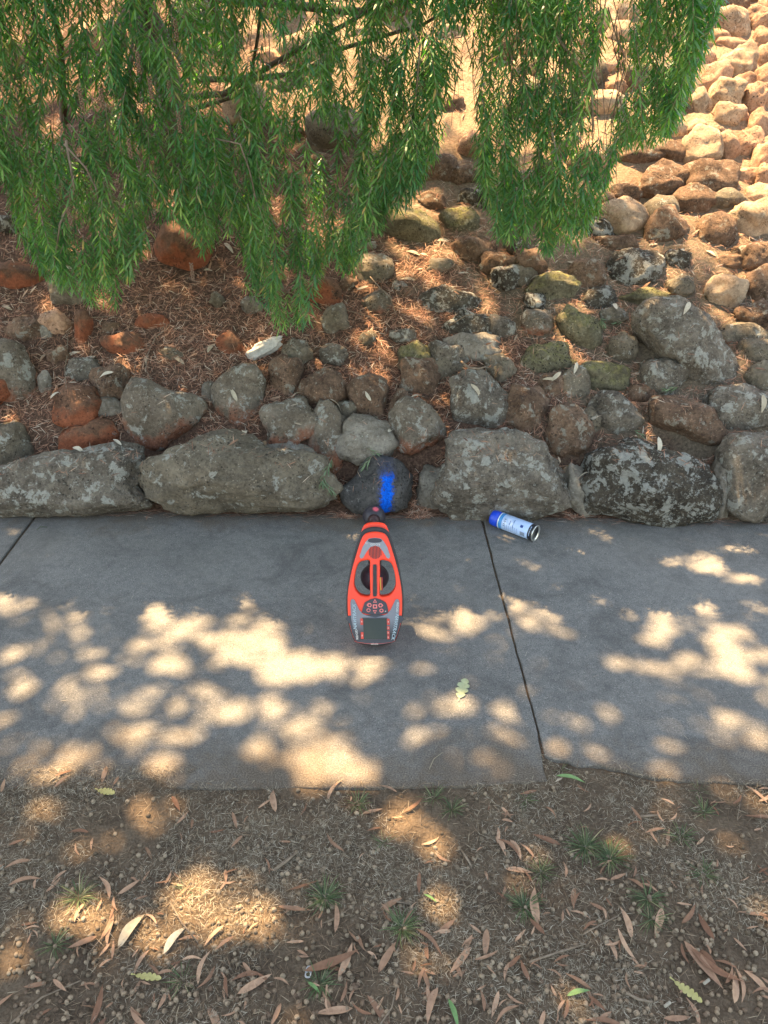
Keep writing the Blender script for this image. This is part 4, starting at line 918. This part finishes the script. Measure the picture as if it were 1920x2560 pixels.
DT = [('K',1080,500),('K',540,560),('K',1400,560),('L',130,400),('L',420,440),('L',580,380),('L',1430,190),('L',1570,190),('L',120,210),('Q',1620,400),('Q',1480,200),('Q',290,340),('Q',650,260),('Q',850,200),('Q',980,780),('K',180,380),('K',1650,430),('Q',440,1460),('Q',60,310),('K',1180,370)]
for i, t_ in enumerate(DT): tuft(*Zp(*t_), 60, .022, 'small dry straw tuft on the soil near the path edge', True, 1.2, 60 + i)
# twigs on the verge
TW = [([('K', 60, 1710), ('K', 270, 1530), ('K', 520, 1415)], .0018, 'long straight grey twig at the bottom left corner'), ([('Q', 110, 1305), ('Q', 300, 1240), ('Q', 480, 1180)], .0022, 'grey twig lying lower left on the right verge'), ([('L', 120, 720), ('L', 200, 660), ('L', 270, 600)], .0035, 'thick short brown bark piece left on the verge'), ([('L', 430, 1050), ('L', 540, 1000), ('L', 635, 935)], .0009, 'thin straw stem right of the left rosette'),
      ([('L', 780, 1740), ('L', 880, 1600), ('L', 920, 1400)], .0014, 'curved stem at the bottom centre of the verge'), ([('K', 1110, 930), ('K', 1180, 1050), ('K', 1280, 1170)], .0018, 'pale stick in the brightest sun patch at left'), ([('K', 560, 1350), ('K', 570, 1250), ('K', 720, 1060)], .0011, 'thin bent stem beside the broad brown leaf'), ([('Q', 740, 1500), ('Q', 820, 1540), ('Q', 910, 1560)], .0028, 'dark bark piece near the bottom right'),
      ([('Q', 830, 365), ('Q', 900, 360), ('Q', 960, 362)], .0030, 'dark brown twig in the sun patch near the broken path edge'), ([('Q', 280, 610), ('Q', 360, 740), ('Q', 450, 850)], .0012, 'long thin stem running down from the right tuft'), ([('Q', 460, 1120), ('Q', 560, 1060), ('Q', 690, 1000)], .0014, 'thin brown twig at the centre of the right verge'), ([('L', 1330, 560), ('L', 1370, 620), ('L', 1400, 670)], .0024, 'dark stick right of the central sun patch'),
      ([('Q', 470, 210), ('Q', 490, 150), ('Q', 590, 115)], .0008, 'thin curved stem on dirt at the broken slab corner'), ([('Q', 1460, 390), ('Q', 1480, 270), ('Q', 1500, 200)], .0009, 'thin stem standing near the right end of the path edge'), ([('Q', 1130, 630), ('Q', 1230, 680), ('Q', 1330, 715)], .0012, 'straight stem left of the spiky small tuft'), ([('L', 910, 910), ('L', 980, 915), ('L', 1050, 905)], .0016, 'pale twig above the central rosette')]
for pts, r_, lb in TW:
    pp = [P(*Zp(*q)) for q in pts]; pp = [Vector((p.x, p.y, soilz(p.x, p.y) + .006 + r_)) for p in pp]
    tag(link('twig', tubes_mesh('twig', [(pp, [r_, r_ * 1.1, r_ * .7])], 6), TWIG), lb, 'twig', 'twigs on the soil verge')
# single notable leaves
def lobed(name, ln, wd, nl_, mat, loc, ang, lab, seed=0, flat=.002):
    rs = random.Random(seed); L_, Rr = [], []
    N = nl_ * 8
    for i in range(N + 1):
        t = i / N; env = wd / 2 * math.sin(math.pi * (t * .9 + .06)) ** .7; lob = .45 + .55 * abs(math.sin(math.pi * nl_ * t)) ** .6
        y = env * lob * rs.uniform(.93, 1.05); L_.append((t * ln - ln / 2, y)); Rr.append((t * ln - ln / 2, -y * .95))
    V = [(x, y, .1 * abs(y) + .002 * math.sin(x * 60)) for x, y in L_] + [(x, 0, 0) for x, y in L_] + [(x, y, .15 * abs(y)) for x, y in Rr]
    k = N + 1; Fs = []
    for i in range(N): Fs += [(i, i + 1, k + i + 1, k + i), (k + i, k + i + 1, 2 * k + i + 1, 2 * k + i)]
    s0 = len(V); V += [(-ln / 2 - ln * .18, .002, .001), (-ln / 2 - ln * .18, -.002, .001), (-ln / 2, -.001, .001), (-ln / 2, .001, .001)]; Fs.append((s0, s0 + 1, s0 + 2, s0 + 3))
    me = bpy.data.meshes.new(name); me.from_pydata(V, [], Fs); me.update()
    o = link(name, me, mat); o.location = loc; o.rotation_euler = (0, 0, ang); tag(o, lab, 'leaf'); return o
PALEG = m_plain('pale_green_leaf', (.24, .28, .17), .6, var=.5); YEL = m_plain('yellow_leaf', (.30, .27, .10), .6, var=.5)
g = P(1157, 1722); lobed('oak_leaf', .085, .042, 4, PALEG, (g.x, g.y, .003), R(72), 'pale green lobed oak leaf lying on the concrete right of the locator', 1)
g = P(267, 1984); lobed('oak_leaf', .048, .024, 5, YEL, (g.x, g.y, soilz(g.x, g.y) + .008), R(-15), 'small yellow-green oak leaf at the path edge on the left', 2)
g = P(*Zp('Q', 1145, 1490)); lobed('oak_leaf', .058, .022, 6, YEL, (g.x, g.y, soilz(g.x, g.y) + .012), R(-45), 'yellow lobed leaf near the bottom right corner', 3)
g = P(*Zp('K', 960, 1400)); lobed('oak_leaf', .055, .018, 5, YEL, (g.x, g.y, soilz(g.x, g.y) + .010), R(-8), 'dull yellow leaf lying lower left on the soil', 4)
def gl(me, zk, x, y, size, ang, name, lab, mat=None, onpath=False):
    g = P(*Zp(zk, x, y)); z = .003 if onpath else soilz(g.x, g.y) + .012
    tag(put(me, name, Vector((g.x, g.y, z)), (math.cos(R(ang)), math.sin(R(ang)), 0), (0, .05, 1), size), lab, 'leaf')
gl(lp[1], 'K', 850, 1100, .085, 65, 'broad_leaf', 'broad pinkish-brown leaf, biggest on the left verge')
gl(lp[0], 'K', 1130, 1150, .07, 60, 'curled_leaf', 'pale curled leaf glowing in the left sun patch')
gl(lg[0], 'Q', 380, 130, .075, -18, 'yellow_leaf', 'mustard leaf blade at the broken slab corner'); gl(lg[1], 'Q', 430, 1515, .05, 12, 'green_leaf', 'green leaf at the bottom of the right verge'); gl(lg[0], 'L', 1280, 1640, .06, -75, 'green_leaf', 'curved green leaf at the bottom centre right'); gl(lg[0], 'L', 1130, 885, .035, -35, 'green_leaf', 'green leaf in the small sun patch right of the central rosette'); gl(lg[1], 'L', 375, 1465, .035, -40, 'green_leaf', 'green leaf below the silver ring pull')
gl(lm[2], 'Q', 1240, 1320, .11, -65, 'long_leaf', 'long orange gum leaf pointing down at the lower right'); gl(lm[5], 'Q', 1330, 1320, .11, -40, 'long_leaf', 'long pinkish gum leaf beside the long orange one'); gl(lm[1], 'L', 490, 1290, .12, 22, 'long_leaf', 'long tan gum leaf running to the silver ring pull'); gl(lm[3], 'Q', 160, 930, .09, 85, 'long_leaf', 'upright brown gum leaf left on the right verge')
# little marks on the path: stem bits
for (zk, pts, lb) in [('N', [(195, 1115), (215, 1070), (252, 1042)], 'thin pale grass stem on the slab near its front edge'), ('M', [(160, 80), (175, 66), (205, 68)], 'tiny green blade on the slab at far left')]:
    pp = [P(*Zp(zk, *q)) + Vector((0, 0, .003)) for q in pts]; tag(link('straw_piece', tubes_mesh('straw_piece', [(pp, [.0008, .001, .0008])], 5), STRAW if zk == 'N' else GRASS), lb, 'grass stem')
# edge litter along the foot of the rocks and in the joint
Dd, Uu, Tt, Ll = [], [], [], []
for i in range(1500):
    x = rs.uniform(-2, 2); y = edgeY(x) + rs.gauss(.0, .022); a = rs.uniform(-.6, .6); Dd.append((math.cos(a), math.sin(a), rs.gauss(0, .1))); Uu.append((0, 0, 1)); Tt.append((x, y, .004 + rs.random() * .01)); Ll.append(rs.uniform(.015, .05))
for i in range(160):
    t = rs.random() * (len(jl) - 1.01); k = int(t); f = t - k; x = jl[k][0] * (1 - f) + jl[k + 1][0] * f + .006; y = jl[k][1] * (1 - f) + jl[k + 1][1] * f
    a = rs.uniform(0, 6.28); Dd.append((math.cos(a), math.sin(a), .1)); Uu.append((0, 0, 1)); Tt.append((x, y, -.006)); Ll.append(rs.uniform(.006, .014))
tag(link('edge_litter', merge([(NL, frames(np.array(Dd), np.array(Uu), np.array(Ll)), np.array(Tt))], 'edge_litter'), NEED), 'dry leaf bits gathered where the path meets the rocks', 'leaf litter', kind='stuff')
Dd, Uu, Tt, Ll = [], [], [], []
for i in range(2000):
    x = rs.uniform(-2, 2); y = rs.uniform(1.42, 2.7)
    if rs.random() > .35 + .65 * sstep((y - 2.4) / .3) and rs.random() > .35: continue
    a = rs.uniform(0, 6.28); Dd.append((math.cos(a), math.sin(a), rs.gauss(0, .06))); Uu.append((0, 0, 1)); Tt.append((x, y, .0015)); Ll.append(rs.uniform(.003, .010) if rs.random() < .93 else rs.uniform(.015, .03))
tag(link('path_grit', merge([(NL, frames(np.array(Dd), np.array(Uu), np.array(Ll) * 1.0), np.array(Tt))], 'path_grit'), STRAW), 'tiny bits of leaf and grit sprinkled over the concrete path', 'grit', kind='stuff')
# fallen green sprigs
def sprig(zk, x, y, ang, n_, L, lab):
    global leafM, leafT, twigs
    leafM, leafT, twigs = [], [], []
    px, py = Zp(zk, x, y); g = PS(px, py); h = hit(px, py)
    p = (h[0] if h else g) + Vector((0, -.01, .014)); nrm = h[1] if h else Vector((0, 0, 1))
    d = Vector((math.cos(R(ang)), 0, math.sin(R(ang)))); d = (d - nrm * d.dot(nrm)).normalized()
    shoot(p, d, L, n_, .038, spread=.9)
    A = np.array([tuple(a) for a, b in leafM]); B_ = np.array([tuple(b) for a, b in leafM]); T_ = np.array([tuple(a) for a, b in leafT]); L2 = np.array([b for a, b in leafT])
    nn = np.array(nrm); A = A - nn * np.clip(A @ nn, -1, 0)[:, None] * .9
    r = empty('fallen_sprig', p); bpy.context.view_layer.update()
    child(link('leaves', merge([(LF, frames(A, B_, L2), T_)], 'leaves'), SPRM), r); child(link('stem', tubes_mesh('stem', twigs, 4), TWIG), r)
    tag(r, lab, 'sprig', 'green sprigs fallen on the rocks')
SPRM = m_island('fallen_needles', [(0, (.10, .16, .09)), (1, (.22, .28, .17))], .6, .15)
for a in [('B', 455, 740, 60, 16, .06, 'green sprig wedged between the wide smooth boulder and the blue-painted rock, upper'), ('B', 500, 870, 120, 24, .08, 'biggest green sprig pile left of the blue-painted rock'), ('B', 700, 700, 60, 14, .05, 'green sprig on the top left of the blue-painted rock'), ('B', 780, 620, 110, 12, .05, 'green sprig just above the blue-painted rock'),
          ('C', 990, 205, 20, 14, .05, 'green sprig on the grey rock above the slanting wedge rock'), ('C', 830, 500, 140, 10, .04, 'small green sprig on top of the black pitted boulder'), ('F', 590, 930, 150, 16, .05, 'blue-green sprig right of the sunlit mossy rock'), ('F', 660, 915, 10, 12, .04, 'blue-green sprig pointing to the big diagonal boulder'), ('B', 430, 820, 80, 14, .05, 'green sprig wedged left of the blue-painted rock, middle')]: sprig(*a)

# ------------------------------------------------------------------ spray can lying against the boulder
CBLUE = m_plain('cap_blue', (.012, .06, .55), .35, spec=.5); CWHT = m_plain('can_label', (.42, .55, .80), .3, spec=.5, var=.12, vs=90); CBLK = m_plain('can_black', (.02, .02, .025), .4); CMET = m_plain('can_metal', (.62, .64, .62), .28, metal=.85)
CLB = m_plain('can_band_blue', (.06, .25, .55), .35); CSIL = m_plain('can_seam', (.7, .78, .85), .3, metal=.3)
pa = P(1232, 1293, .033); pb_ = P(1338, 1333, .033); ax = (pb_ - pa); Lc = ax.length; ax.normalize()
yv = Vector((0, 0, 1)); xv = yv.cross(ax).normalized(); zv = ax
can = empty('spray_can', pa); 
rot = Matrix((xv, ax.cross(xv), ax)).transposed()
can.rotation_euler = rot.to_euler(); bpy.context.view_layer.update()
tag(can, 'blue-capped spray paint can with pale label lying on the path by the boulder', 'spray can')
rc = .0325
def cp_(name, prof, mat, n=48): o = link(name, lathe(name, prof, n), mat); o.parent = can; return o
capL = Lc * .20
cp_('cap', [(rc * .3, -.001), (rc * .86, -.001), (rc * .93, .002), (rc * .97, .01), (rc * .99, capL)], CBLUE)
cp_('seam_ring', [(rc * .9, capL), (rc * 1.02, capL + .001), (rc * 1.02, capL + .004), (rc * .97, capL + .005)], CSIL)
cp_('blue_band', [(rc * .99, capL + .005), (rc, capL + .006), (rc, capL + .018), (rc * .99, capL + .019)], CLB)
body = cp_('can_body', [(rc * .985, capL + .019), (rc, capL + .020), (rc, Lc - .020), (rc * .99, Lc - .019)], CWHT)
cp_('black_band', [(rc * .99, Lc - .019), (rc, Lc - .018), (rc, Lc - .004), (rc * .97, Lc - .001)], CBLK)
cp_('base', [(rc * .95, Lc - .001), (rc * 1.03, Lc), (rc * 1.03, Lc + .003), (rc * .93, Lc + .004), (rc * .8, Lc - .003), (rc * .5, Lc - .010), (rc * .15, Lc - .013)], CMET)
# print on the label: wraps round the can, built as thin curved patches
def wrap_text(s_, size, ang, zc, mat, name, along=False, parent=body):
    me = text_mesh(s_, size)
    for v in me.vertices:
        x, y, z = v.co
        if along: u, zz = y, x
        else: u, zz = x, -y
        a_ = ang + u / rc; r_ = rc + .0004 + z
        v.co = (r_ * math.cos(a_), r_ * math.sin(a_), zc + zz)
    o = link(name, me, mat); o.parent = parent; return o
camdir = (Vector((0, 0, CAMH)) - (pa + pb_) / 2).normalized(); lc_ = rot.transposed() @ camdir; ANG = math.atan2(lc_.y, lc_.x)
wrap_text('F D 4 1', .010, ANG + .1, capL + .032, CBLK, 'label_text')
wrap_text('AEROSOL MARKING', .0045, ANG, Lc - .011, CWHT, 'band_text')
NAVY = m_plain('can_navy', (.02, .06, .25), .4)
wrap_text('DANGER', .0045, ANG - .1, capL + .055, NAVY, 'label_text'); wrap_text('EXTREMELY FLAMMABLE', .0032, ANG - .1, capL + .070, NAVY, 'label_text')
def patch(a0, a1, z0, z1, mat, name):
    V, Fs = [], []; n = 8
    for i in range(n + 1):
        a_ = a0 + (a1 - a0) * i / n
        for z in (z0, z1): V.append(((rc + .0004) * math.cos(a_), (rc + .0004) * math.sin(a_), z))
    for i in range(n): Fs.append((2 * i, 2 * i + 2, 2 * i + 3, 2 * i + 1))
    me = bpy.data.meshes.new(name); me.from_pydata(V, [], Fs); me.update(); o = link(name, me, mat); o.parent = body; return o
patch(ANG - .35, ANG - .02, Lc - .055, Lc - .043, NAVY, 'logo_box')
for k in range(7): patch(ANG + .3, ANG + 1.0, capL + .034 + k * .009, capL + .0365 + k * .009, m_plain('fine_print', (.25, .36, .58), .5) if k == 0 else bpy.data.materials['fine_print'], 'print_line')
patch(ANG + .45, ANG + .95, Lc - .05, Lc - .03, m_plain('barcode_grey', (.2, .24, .32), .5), 'barcode')

# ------------------------------------------------------------------ ring pull, filter tip
g = P(771, 2425)
RP = [smooth_poly([(-.0075, -.012), (-.008, .004), (-.005, .0125), (0, .014), (.005, .0125), (.008, .004), (.0075, -.012), (0, -.0155)], 4), [(.0045 * math.cos(t), .0045 * math.sin(t) + .006) for t in np.linspace(0, 6.283, 20)[:-1]], [(.0052 * math.cos(t), .0048 * math.sin(t) - .0065) for t in np.linspace(0, 6.283, 20)[:-1]]]
o = link('ring_pull', slab('ring_pull', RP, 0, .0016, .0005), m_plain('aluminium', (.5, .51, .53), .35, metal=.8)); o.location = (g.x, g.y, soilz(g.x, g.y) + .012); o.rotation_euler = (.2, -.1, R(-8)); o.scale = (.8, .8, .8)
tag(o, 'silver drink-can ring pull lying on the soil beside a tuft', 'ring pull')
for (x, y, lb) in [(1010, 1575, 'dirty white cigarette butt near the bottom right corner'), (1265, 1425, 'dirty white cigarette butt below the long orange leaf')]:
    g = P(*Zp('Q', x, y)); o = link('cigarette_butt', lathe('cigarette_butt', [(.0030, -.008), (.0033, -.007), (.0032, .007), (.0028, .008)], 12), m_plain('butt_paper', (.27, .24, .19), .8, var=.4)); o.location = (g.x, g.y, soilz(g.x, g.y) + .012); o.rotation_euler = (R(90), 0, R(-60)); tag(o, lb, 'cigarette butt')

# ------------------------------------------------------------------ pipe locator
TH = 60.0
O = Vector((0, 1.882, .035)); UV = Vector((0, math.cos(R(TH)), math.sin(R(TH)))); NV = Vector((0, -math.sin(R(TH)), math.cos(R(TH))))
hx = -.0285
loc = empty('pipe_locator', (hx, O.y, O.z), (R(TH), 0, 0)); bpy.context.view_layer.update()
tag(loc, 'orange and black handheld pipe locator with screen and keypad standing on the path', 'pipe locator')
def Lz(x, y):
    d = ray(*Zp('Z', x, y)); o = Vector((0, 0, CAMH)); t = (O - o).dot(NV) / d.dot(NV); p = o + d * t
    return (p.x - hx, (p - O).dot(UV))
AX = np.array([(y, Lz(0, y)[0]) for y in (400, 2000)])
def Lc2(x, y):   # centred on the body's own axis, so mirrored outlines close up
    cx = 800 - (y - 430) * .0302; a, b = Lz(x, y); a0, _ = Lz(cx, y); return (a - a0, b)
def mirror(half):
    l = [Lc2(*q) for q in half]; l[0] = (0, l[0][1]); l[-1] = (0, l[-1][1]); return l + [(-a, b) for a, b in reversed(l[1:-1])]
def Pl(pts): return [Lc2(*q) for q in pts]
ORG = m_plain('orange_plastic', (.80, .045, .012), .38, spec=.45, var=.10, vs=25); BLKP = m_plain('black_rubber', (.022, .021, .023), .55, var=.3, vs=90); GRY = m_plain('grey_print', (.22, .23, .26), .5)
DRK = m_plain('dark_panel', (.035, .033, .042), .35); SCRN = m_plain('lcd_glass', (.022, .028, .022), .22, spec=.35); PNK = m_plain('pink_key', (.62, .16, .15), .45); WHT = m_plain('white_print', (.48, .48, .48), .5); ICN = m_plain('red_icon', (.42, .045, .03), .45); IMK = m_plain('icon_pink', (.55, .28, .25), .5); NAVB = m_plain('pale_blue_print', (.30, .39, .44), .5)
def part(name, me, mat, par=loc, smooth=False):
    o = link(name, me, mat); o.parent = par
    if smooth: me.polygons.foreach_set('use_smooth', np.ones(len(me.polygons), bool))
    return o
top_half = [(795, 532), (700, 547), (658, 577), (630, 620), (592, 720), (548, 850), (502, 1000), (467, 1150), (443, 1300), (436, 1450), (438, 1560), (447, 1650), (472, 1750), (503, 1840), (545, 1882), (640, 1905), (757, 1914)]
rub_half = [(798, 474), (700, 489), (640, 524), (608, 578), (562, 700), (514, 850), (478, 1000), (446, 1150), (424, 1300), (415, 1450), (420, 1560), (432, 1650), (458, 1750), (490, 1850), (525, 1893), (640, 1930), (756, 1940)]
low_half = [(800, 418), (710, 428), (660, 460), (632, 520), (590, 640), (540, 800), (490, 1000), (460, 1150), (438, 1300), (430, 1450), (436, 1560), (450, 1650), (475, 1750), (510, 1840), (550, 1875), (640, 1900), (756, 1905)]
hole_half = [(722, 888), (650, 886), (602, 905), (572, 945), (545, 1020), (530, 1100), (522, 1180), (545, 1250), (590, 1300), (640, 1318), (690, 1322), (716, 1300), (718, 1200), (720, 1000)]
hl = smooth_poly(Pl(hole_half), 4); hr = [(-a, b) for a, b in reversed(hl)]
topo = smooth_poly(mirror(top_half), 3); rubo = smooth_poly(mirror(rub_half), 3); lowo = smooth_poly(mirror(low_half), 3)
def shrink(pl, k):
    c = np.mean(np.array(pl), 0); return [tuple(c + (np.array(p) - c) * k) for p in pl]
part('upper_shell', slab('upper_shell', [topo, hl, hr], -.020, 0, .005, 3), ORG)
part('rubber_bumper', slab('rubber_bumper', [rubo, shrink(hl, 1.04), shrink(hr, 1.04)], -.030, -.014, .005, 2), BLKP)
part('lower_shell', slab('lower_shell', [lowo, shrink(hl, 1.0), shrink(hr, 1.0)], -.062, -.0305, .006, 3), ORG)
# dark screen housing at the near end of the face
sh = [(437, 1556), (447, 1650), (472, 1750), (503, 1838), (545, 1880), (640, 1903), (757, 1912)]
shl = Pl(sh); shp = shl + [(-a, b) for a, b in reversed(shl[:-1])]
bez = part('screen_housing', slab('screen_housing', [smooth_poly([(a * .985, b) for a, b in shp], 2)], .0003, .0022, .0008), DRK)
wing = [(500, 1352), (482, 1362), (472, 1400), (474, 1560), (484, 1660), (512, 1780), (545, 1845), (765, 1850)]
inner = [(770, 1577), (690, 1562), (620, 1535), (580, 1490), (548, 1420), (522, 1362)]
wl = Pl(wing); il = Pl(inner)
wp_ = wl + [(-a, b) for a, b in reversed(wl[:-1])] + [(-a, b) for a, b in reversed(il[1:])] + il
tg = NT('grey_fade_print'); spx = tg.n('ShaderNodeSeparateXYZ'); tg.l(tg.n('ShaderNodeTexCoord').outputs['Object'], spx.inputs[0])
bA, bB = Lz(760, 1600)[1], Lz(760, 1780)[1]
mr = tg.n('ShaderNodeMapRange'); tg.l(spx.outputs[1], mr.inputs[0]); mr.inputs[1].default_value = bB; mr.inputs[2].default_value = bA
GFADE = tg.fin(tg.mix(mr.outputs[0], (.035, .034, .040), (.17, .18, .21)), .45)
part('side_graphic', slab('side_graphic', [wp_], .0024, .0034, .0003), GFADE)
uw = [(600, 832), (606, 850), (622, 862), (645, 848), (690, 775), (735, 722), (797, 702)]
uo = [(797, 606), (722, 616), (686, 650), (640, 722)]
a1, a2 = Pl(uw), Pl(uo)
part('upper_graphic', slab('upper_graphic', [a1 + [(-a, b) for a, b in reversed(a1[:-1])] + [(-a, b) for a, b in reversed(a2[1:])] + a2], .0003, .0014, .0002), GRY)
part('sensor_window', slab('sensor_window', [smooth_poly(mirror([(795, 612), (725, 622), (708, 642), (725, 660), (795, 668)]), 3)], .0015, .0028, .0005), DRK)
def rectp(x0, y0, x1, y1): return Pl([(x0, y0), (x1, y0), (x1, y1), (x0, y1)])
part('handle_grip', slab('handle_grip', [smooth_poly(Pl([(762, 945), (785, 934), (806, 945), (803, 1100), (798, 1300), (772, 1322), (750, 1300), (757, 1100)]), 3)], .0002, .003, .001), BLKP)
for k in range(9):
    x = 792 + (k - 4) * 17.5; hh = math.sqrt(max(0, 80 ** 2 - ((k - 4) * 17.5) ** 2)); part('grille_slot', slab('grille_slot', [rectp(x - 4.5, 785 - hh, x + 4.5, 785 + hh)], .0002, .001), BLKP)
kp = part('keypad', slab('keypad', [smooth_poly(Pl([(775, 1342), (880, 1380), (915, 1420), (930, 1502), (912, 1527), (850, 1541), (770, 1547), (690, 1541), (625, 1525), (610, 1503), (640, 1412), (668, 1382)]), 2)], .0003, .0036, .001), DRK)
def circ(x, y, r, n=20): return Pl([(x + r * math.cos(t), y + r * .93 * math.sin(t)) for t in np.linspace(0, 2 * math.pi, n + 1)[:-1]])
def key(poly, inner): k_ = part('key', slab('key', [poly], .0037, .0056, .0006), PNK, kp); part('key_symbol', slab('key_symbol', [inner], .0057, .0063), DRK, k_)
key(Pl([(772, 1352), (798, 1396), (746, 1396)]), Pl([(772, 1368), (783, 1388), (761, 1388)])); key(Pl([(768, 1533), (794, 1488), (742, 1488)]), Pl([(768, 1518), (780, 1497), (756, 1497)]))
key(rectp(744, 1418, 797, 1468), circ(770, 1443, 14)); key(Pl([(668, 1425), (690, 1400), (720, 1402), (732, 1428), (720, 1452), (690, 1450)]), circ(705, 1427, 14)); key(Pl([(873, 1430), (850, 1404), (822, 1405), (810, 1430), (822, 1454), (850, 1454)]), circ(838, 1430, 14))
key(circ(690, 1489, 25), circ(690, 1489, 15)); key(circ(848, 1493, 26), circ(848, 1493, 13)); part('indicator_light', slab('indicator_light', [circ(897, 1502, 7)], .0037, .0045), WHT, kp)
scn = part('screen', slab('screen', [rectp(622, 1590, 908, 1842)], .0036, .0050, .0004), SCRN)
part('screen_frame', slab('screen_frame', [rectp(612, 1580, 916, 1590), rectp(612, 1842, 916, 1850)], .0036, .0056), DRK, scn)
ic = [(588, 1588, 620, 1668, 'Hz'), (588, 1756, 620, 1838, 'm'), (910, 1592, 944, 1668, '+'), (908, 1684, 940, 1726, '?'), (906, 1740, 938, 1786, 'o'), (904, 1796, 936, 1842, 'x')]
for x0, y0, x1, y1, s_ in ic:
    i_ = part('icon', slab('icon', [rectp(x0, y0, x1, y1)], .0036, .0048, .0003), ICN, bez); part('icon_mark', slab('icon_mark', [rectp((x0 + x1) / 2 - 6, (y0 + y1) / 2 - 10, (x0 + x1) / 2 + 6, (y0 + y1) / 2 + 10)], .0049, .0053), IMK, i_)
def ltext(s_, x, y, size, ang, mat, z=.0040, shear=0.0, name='lettering'):
    me = text_mesh(s_, size, .0003, shear); a, b = Lc2(x, y); me.transform(Matrix.Translation((a, b, z)) @ Matrix.Rotation(R(ang), 4, 'Z')); return part(name, me, mat)
ltext('NAVITRACK', 520, 1570, .0145, 93, NAVB, shear=.25); ltext('RIDGID', 540, 1785, .0095, 97, WHT)
ltext('NAVITRACK', 1008, 1690, .0150, -100, NAVB, shear=.25); ltext('RIDGID', 1042, 1455, .0095, -95, WHT)
ltext('RIDGID', 795, 687, .0095, 180, WHT, .0020); ltext('O', 688, 672, .009, 0, WHT, .0020); ltext('RIDGID', 750, 1900, .0070, 180, WHT, .0028)
part('red_trim', slab('red_trim', [Pl([(500, 1868), (560, 1886), (650, 1897), (757, 1900), (860, 1896), (960, 1882), (1010, 1862), (1010, 1858), (960, 1878), (860, 1891), (757, 1895), (650, 1892), (560, 1881), (500, 1864)])], .0023, .0032), m_plain('dull_red', (.3, .06, .06), .5))
part('warning_label', slab('warning_label', [rectp(838, 1098, 852, 1260)], -.028, -.0285 + .002), m_plain('yellow_label', (.8, .5, .08), .5)); part('warning_label', slab('warning_label', [rectp(853, 1098, 872, 1258)], -.028, -.0285 + .002), ICN)
# balls and mast (world positions turned into the locator's frame)
MI = loc.matrix_world.inverted()
def ballme(r, name):
    prof = []
    for i in range(25):
        t = math.pi * i / 24; rr = r * math.sin(t) + .0001
        if i == 12: rr += .0012
        prof.append((max(rr, .0002), -r * math.cos(t)))
    return lathe(name, prof, 40)
BALL = NT('ball_black'); tcx = BALL.n('ShaderNodeTexCoord').outputs['Object']; sx_ = BALL.n('ShaderNodeSeparateXYZ'); BALL.l(tcx, sx_.inputs[0])
def ball(c, r, paint, name):
    t = NT(name + '_mat'); p = t.n('ShaderNodeTexCoord').outputs['Object']; nz = t.noise(p, 60, 5, .7); c_ = t.ramp(nz, [(.35, (.022, .020, .028)), (.65, (.045, .04, .05)), (.8, (.10, .09, .09))])
    if paint:
        vm = t.n('ShaderNodeVectorMath', operation='DISTANCE'); t.l(p, vm.inputs[0]); vm.inputs[1].default_value = paint
        d = t.math('ADD', vm.outputs['Value'], t.math('MULTIPLY', t.math('SUBTRACT', nz, .5), .012)); c_ = t.mix(t.ramp(d, [(.009, 1), (.013, 0)]), c_, (.6, .09, .13))
    o = link(name, ballme(r, name), t.fin(c_, .5, t.bump(nz, .3, .001), .4)); o.parent = loc; o.matrix_parent_inverse = MI
    return o
lbp = Vector((-.040, 2.654, .047)); ubp = Vector((-.030, 2.05, .173)); md = (lbp - ubp).normalized()
lb = ball(lbp, .045, (.008, -.012, .042), 'lower_antenna_ball'); lb.location = lbp
ub = ball(ubp, .045, None, 'upper_antenna_ball'); ub.location = ubp; ub.rotation_euler = md.to_track_quat('Z', 'Y').to_euler()
ms = link('mast', tubes_mesh('mast', [([ubp, ubp + md * .3, lbp - md * .05, lbp - md * .04], [.013, .012, .012, .018]), ([lbp - md * .062, lbp - md * .04], [.017, .024])], 20), m_plain('mast_plastic', (.045, .02, .02), .5)); ms.parent = loc; ms.matrix_parent_inverse = MI
nk = link('mast_socket', tubes_mesh('mast_socket', [([ubp + Vector((0, .045, .035)), ubp + Vector((0, .02, .0))], [.022, .02])], 16), BLKP); nk.parent = loc; nk.matrix_parent_inverse = MI
print('objects', len(bpy.data.objects), 'shoots', cnt, 'extra', extra, 'rocks', len(rocks), 'leaves', len(Lm), 'euc', int(ok.sum()))
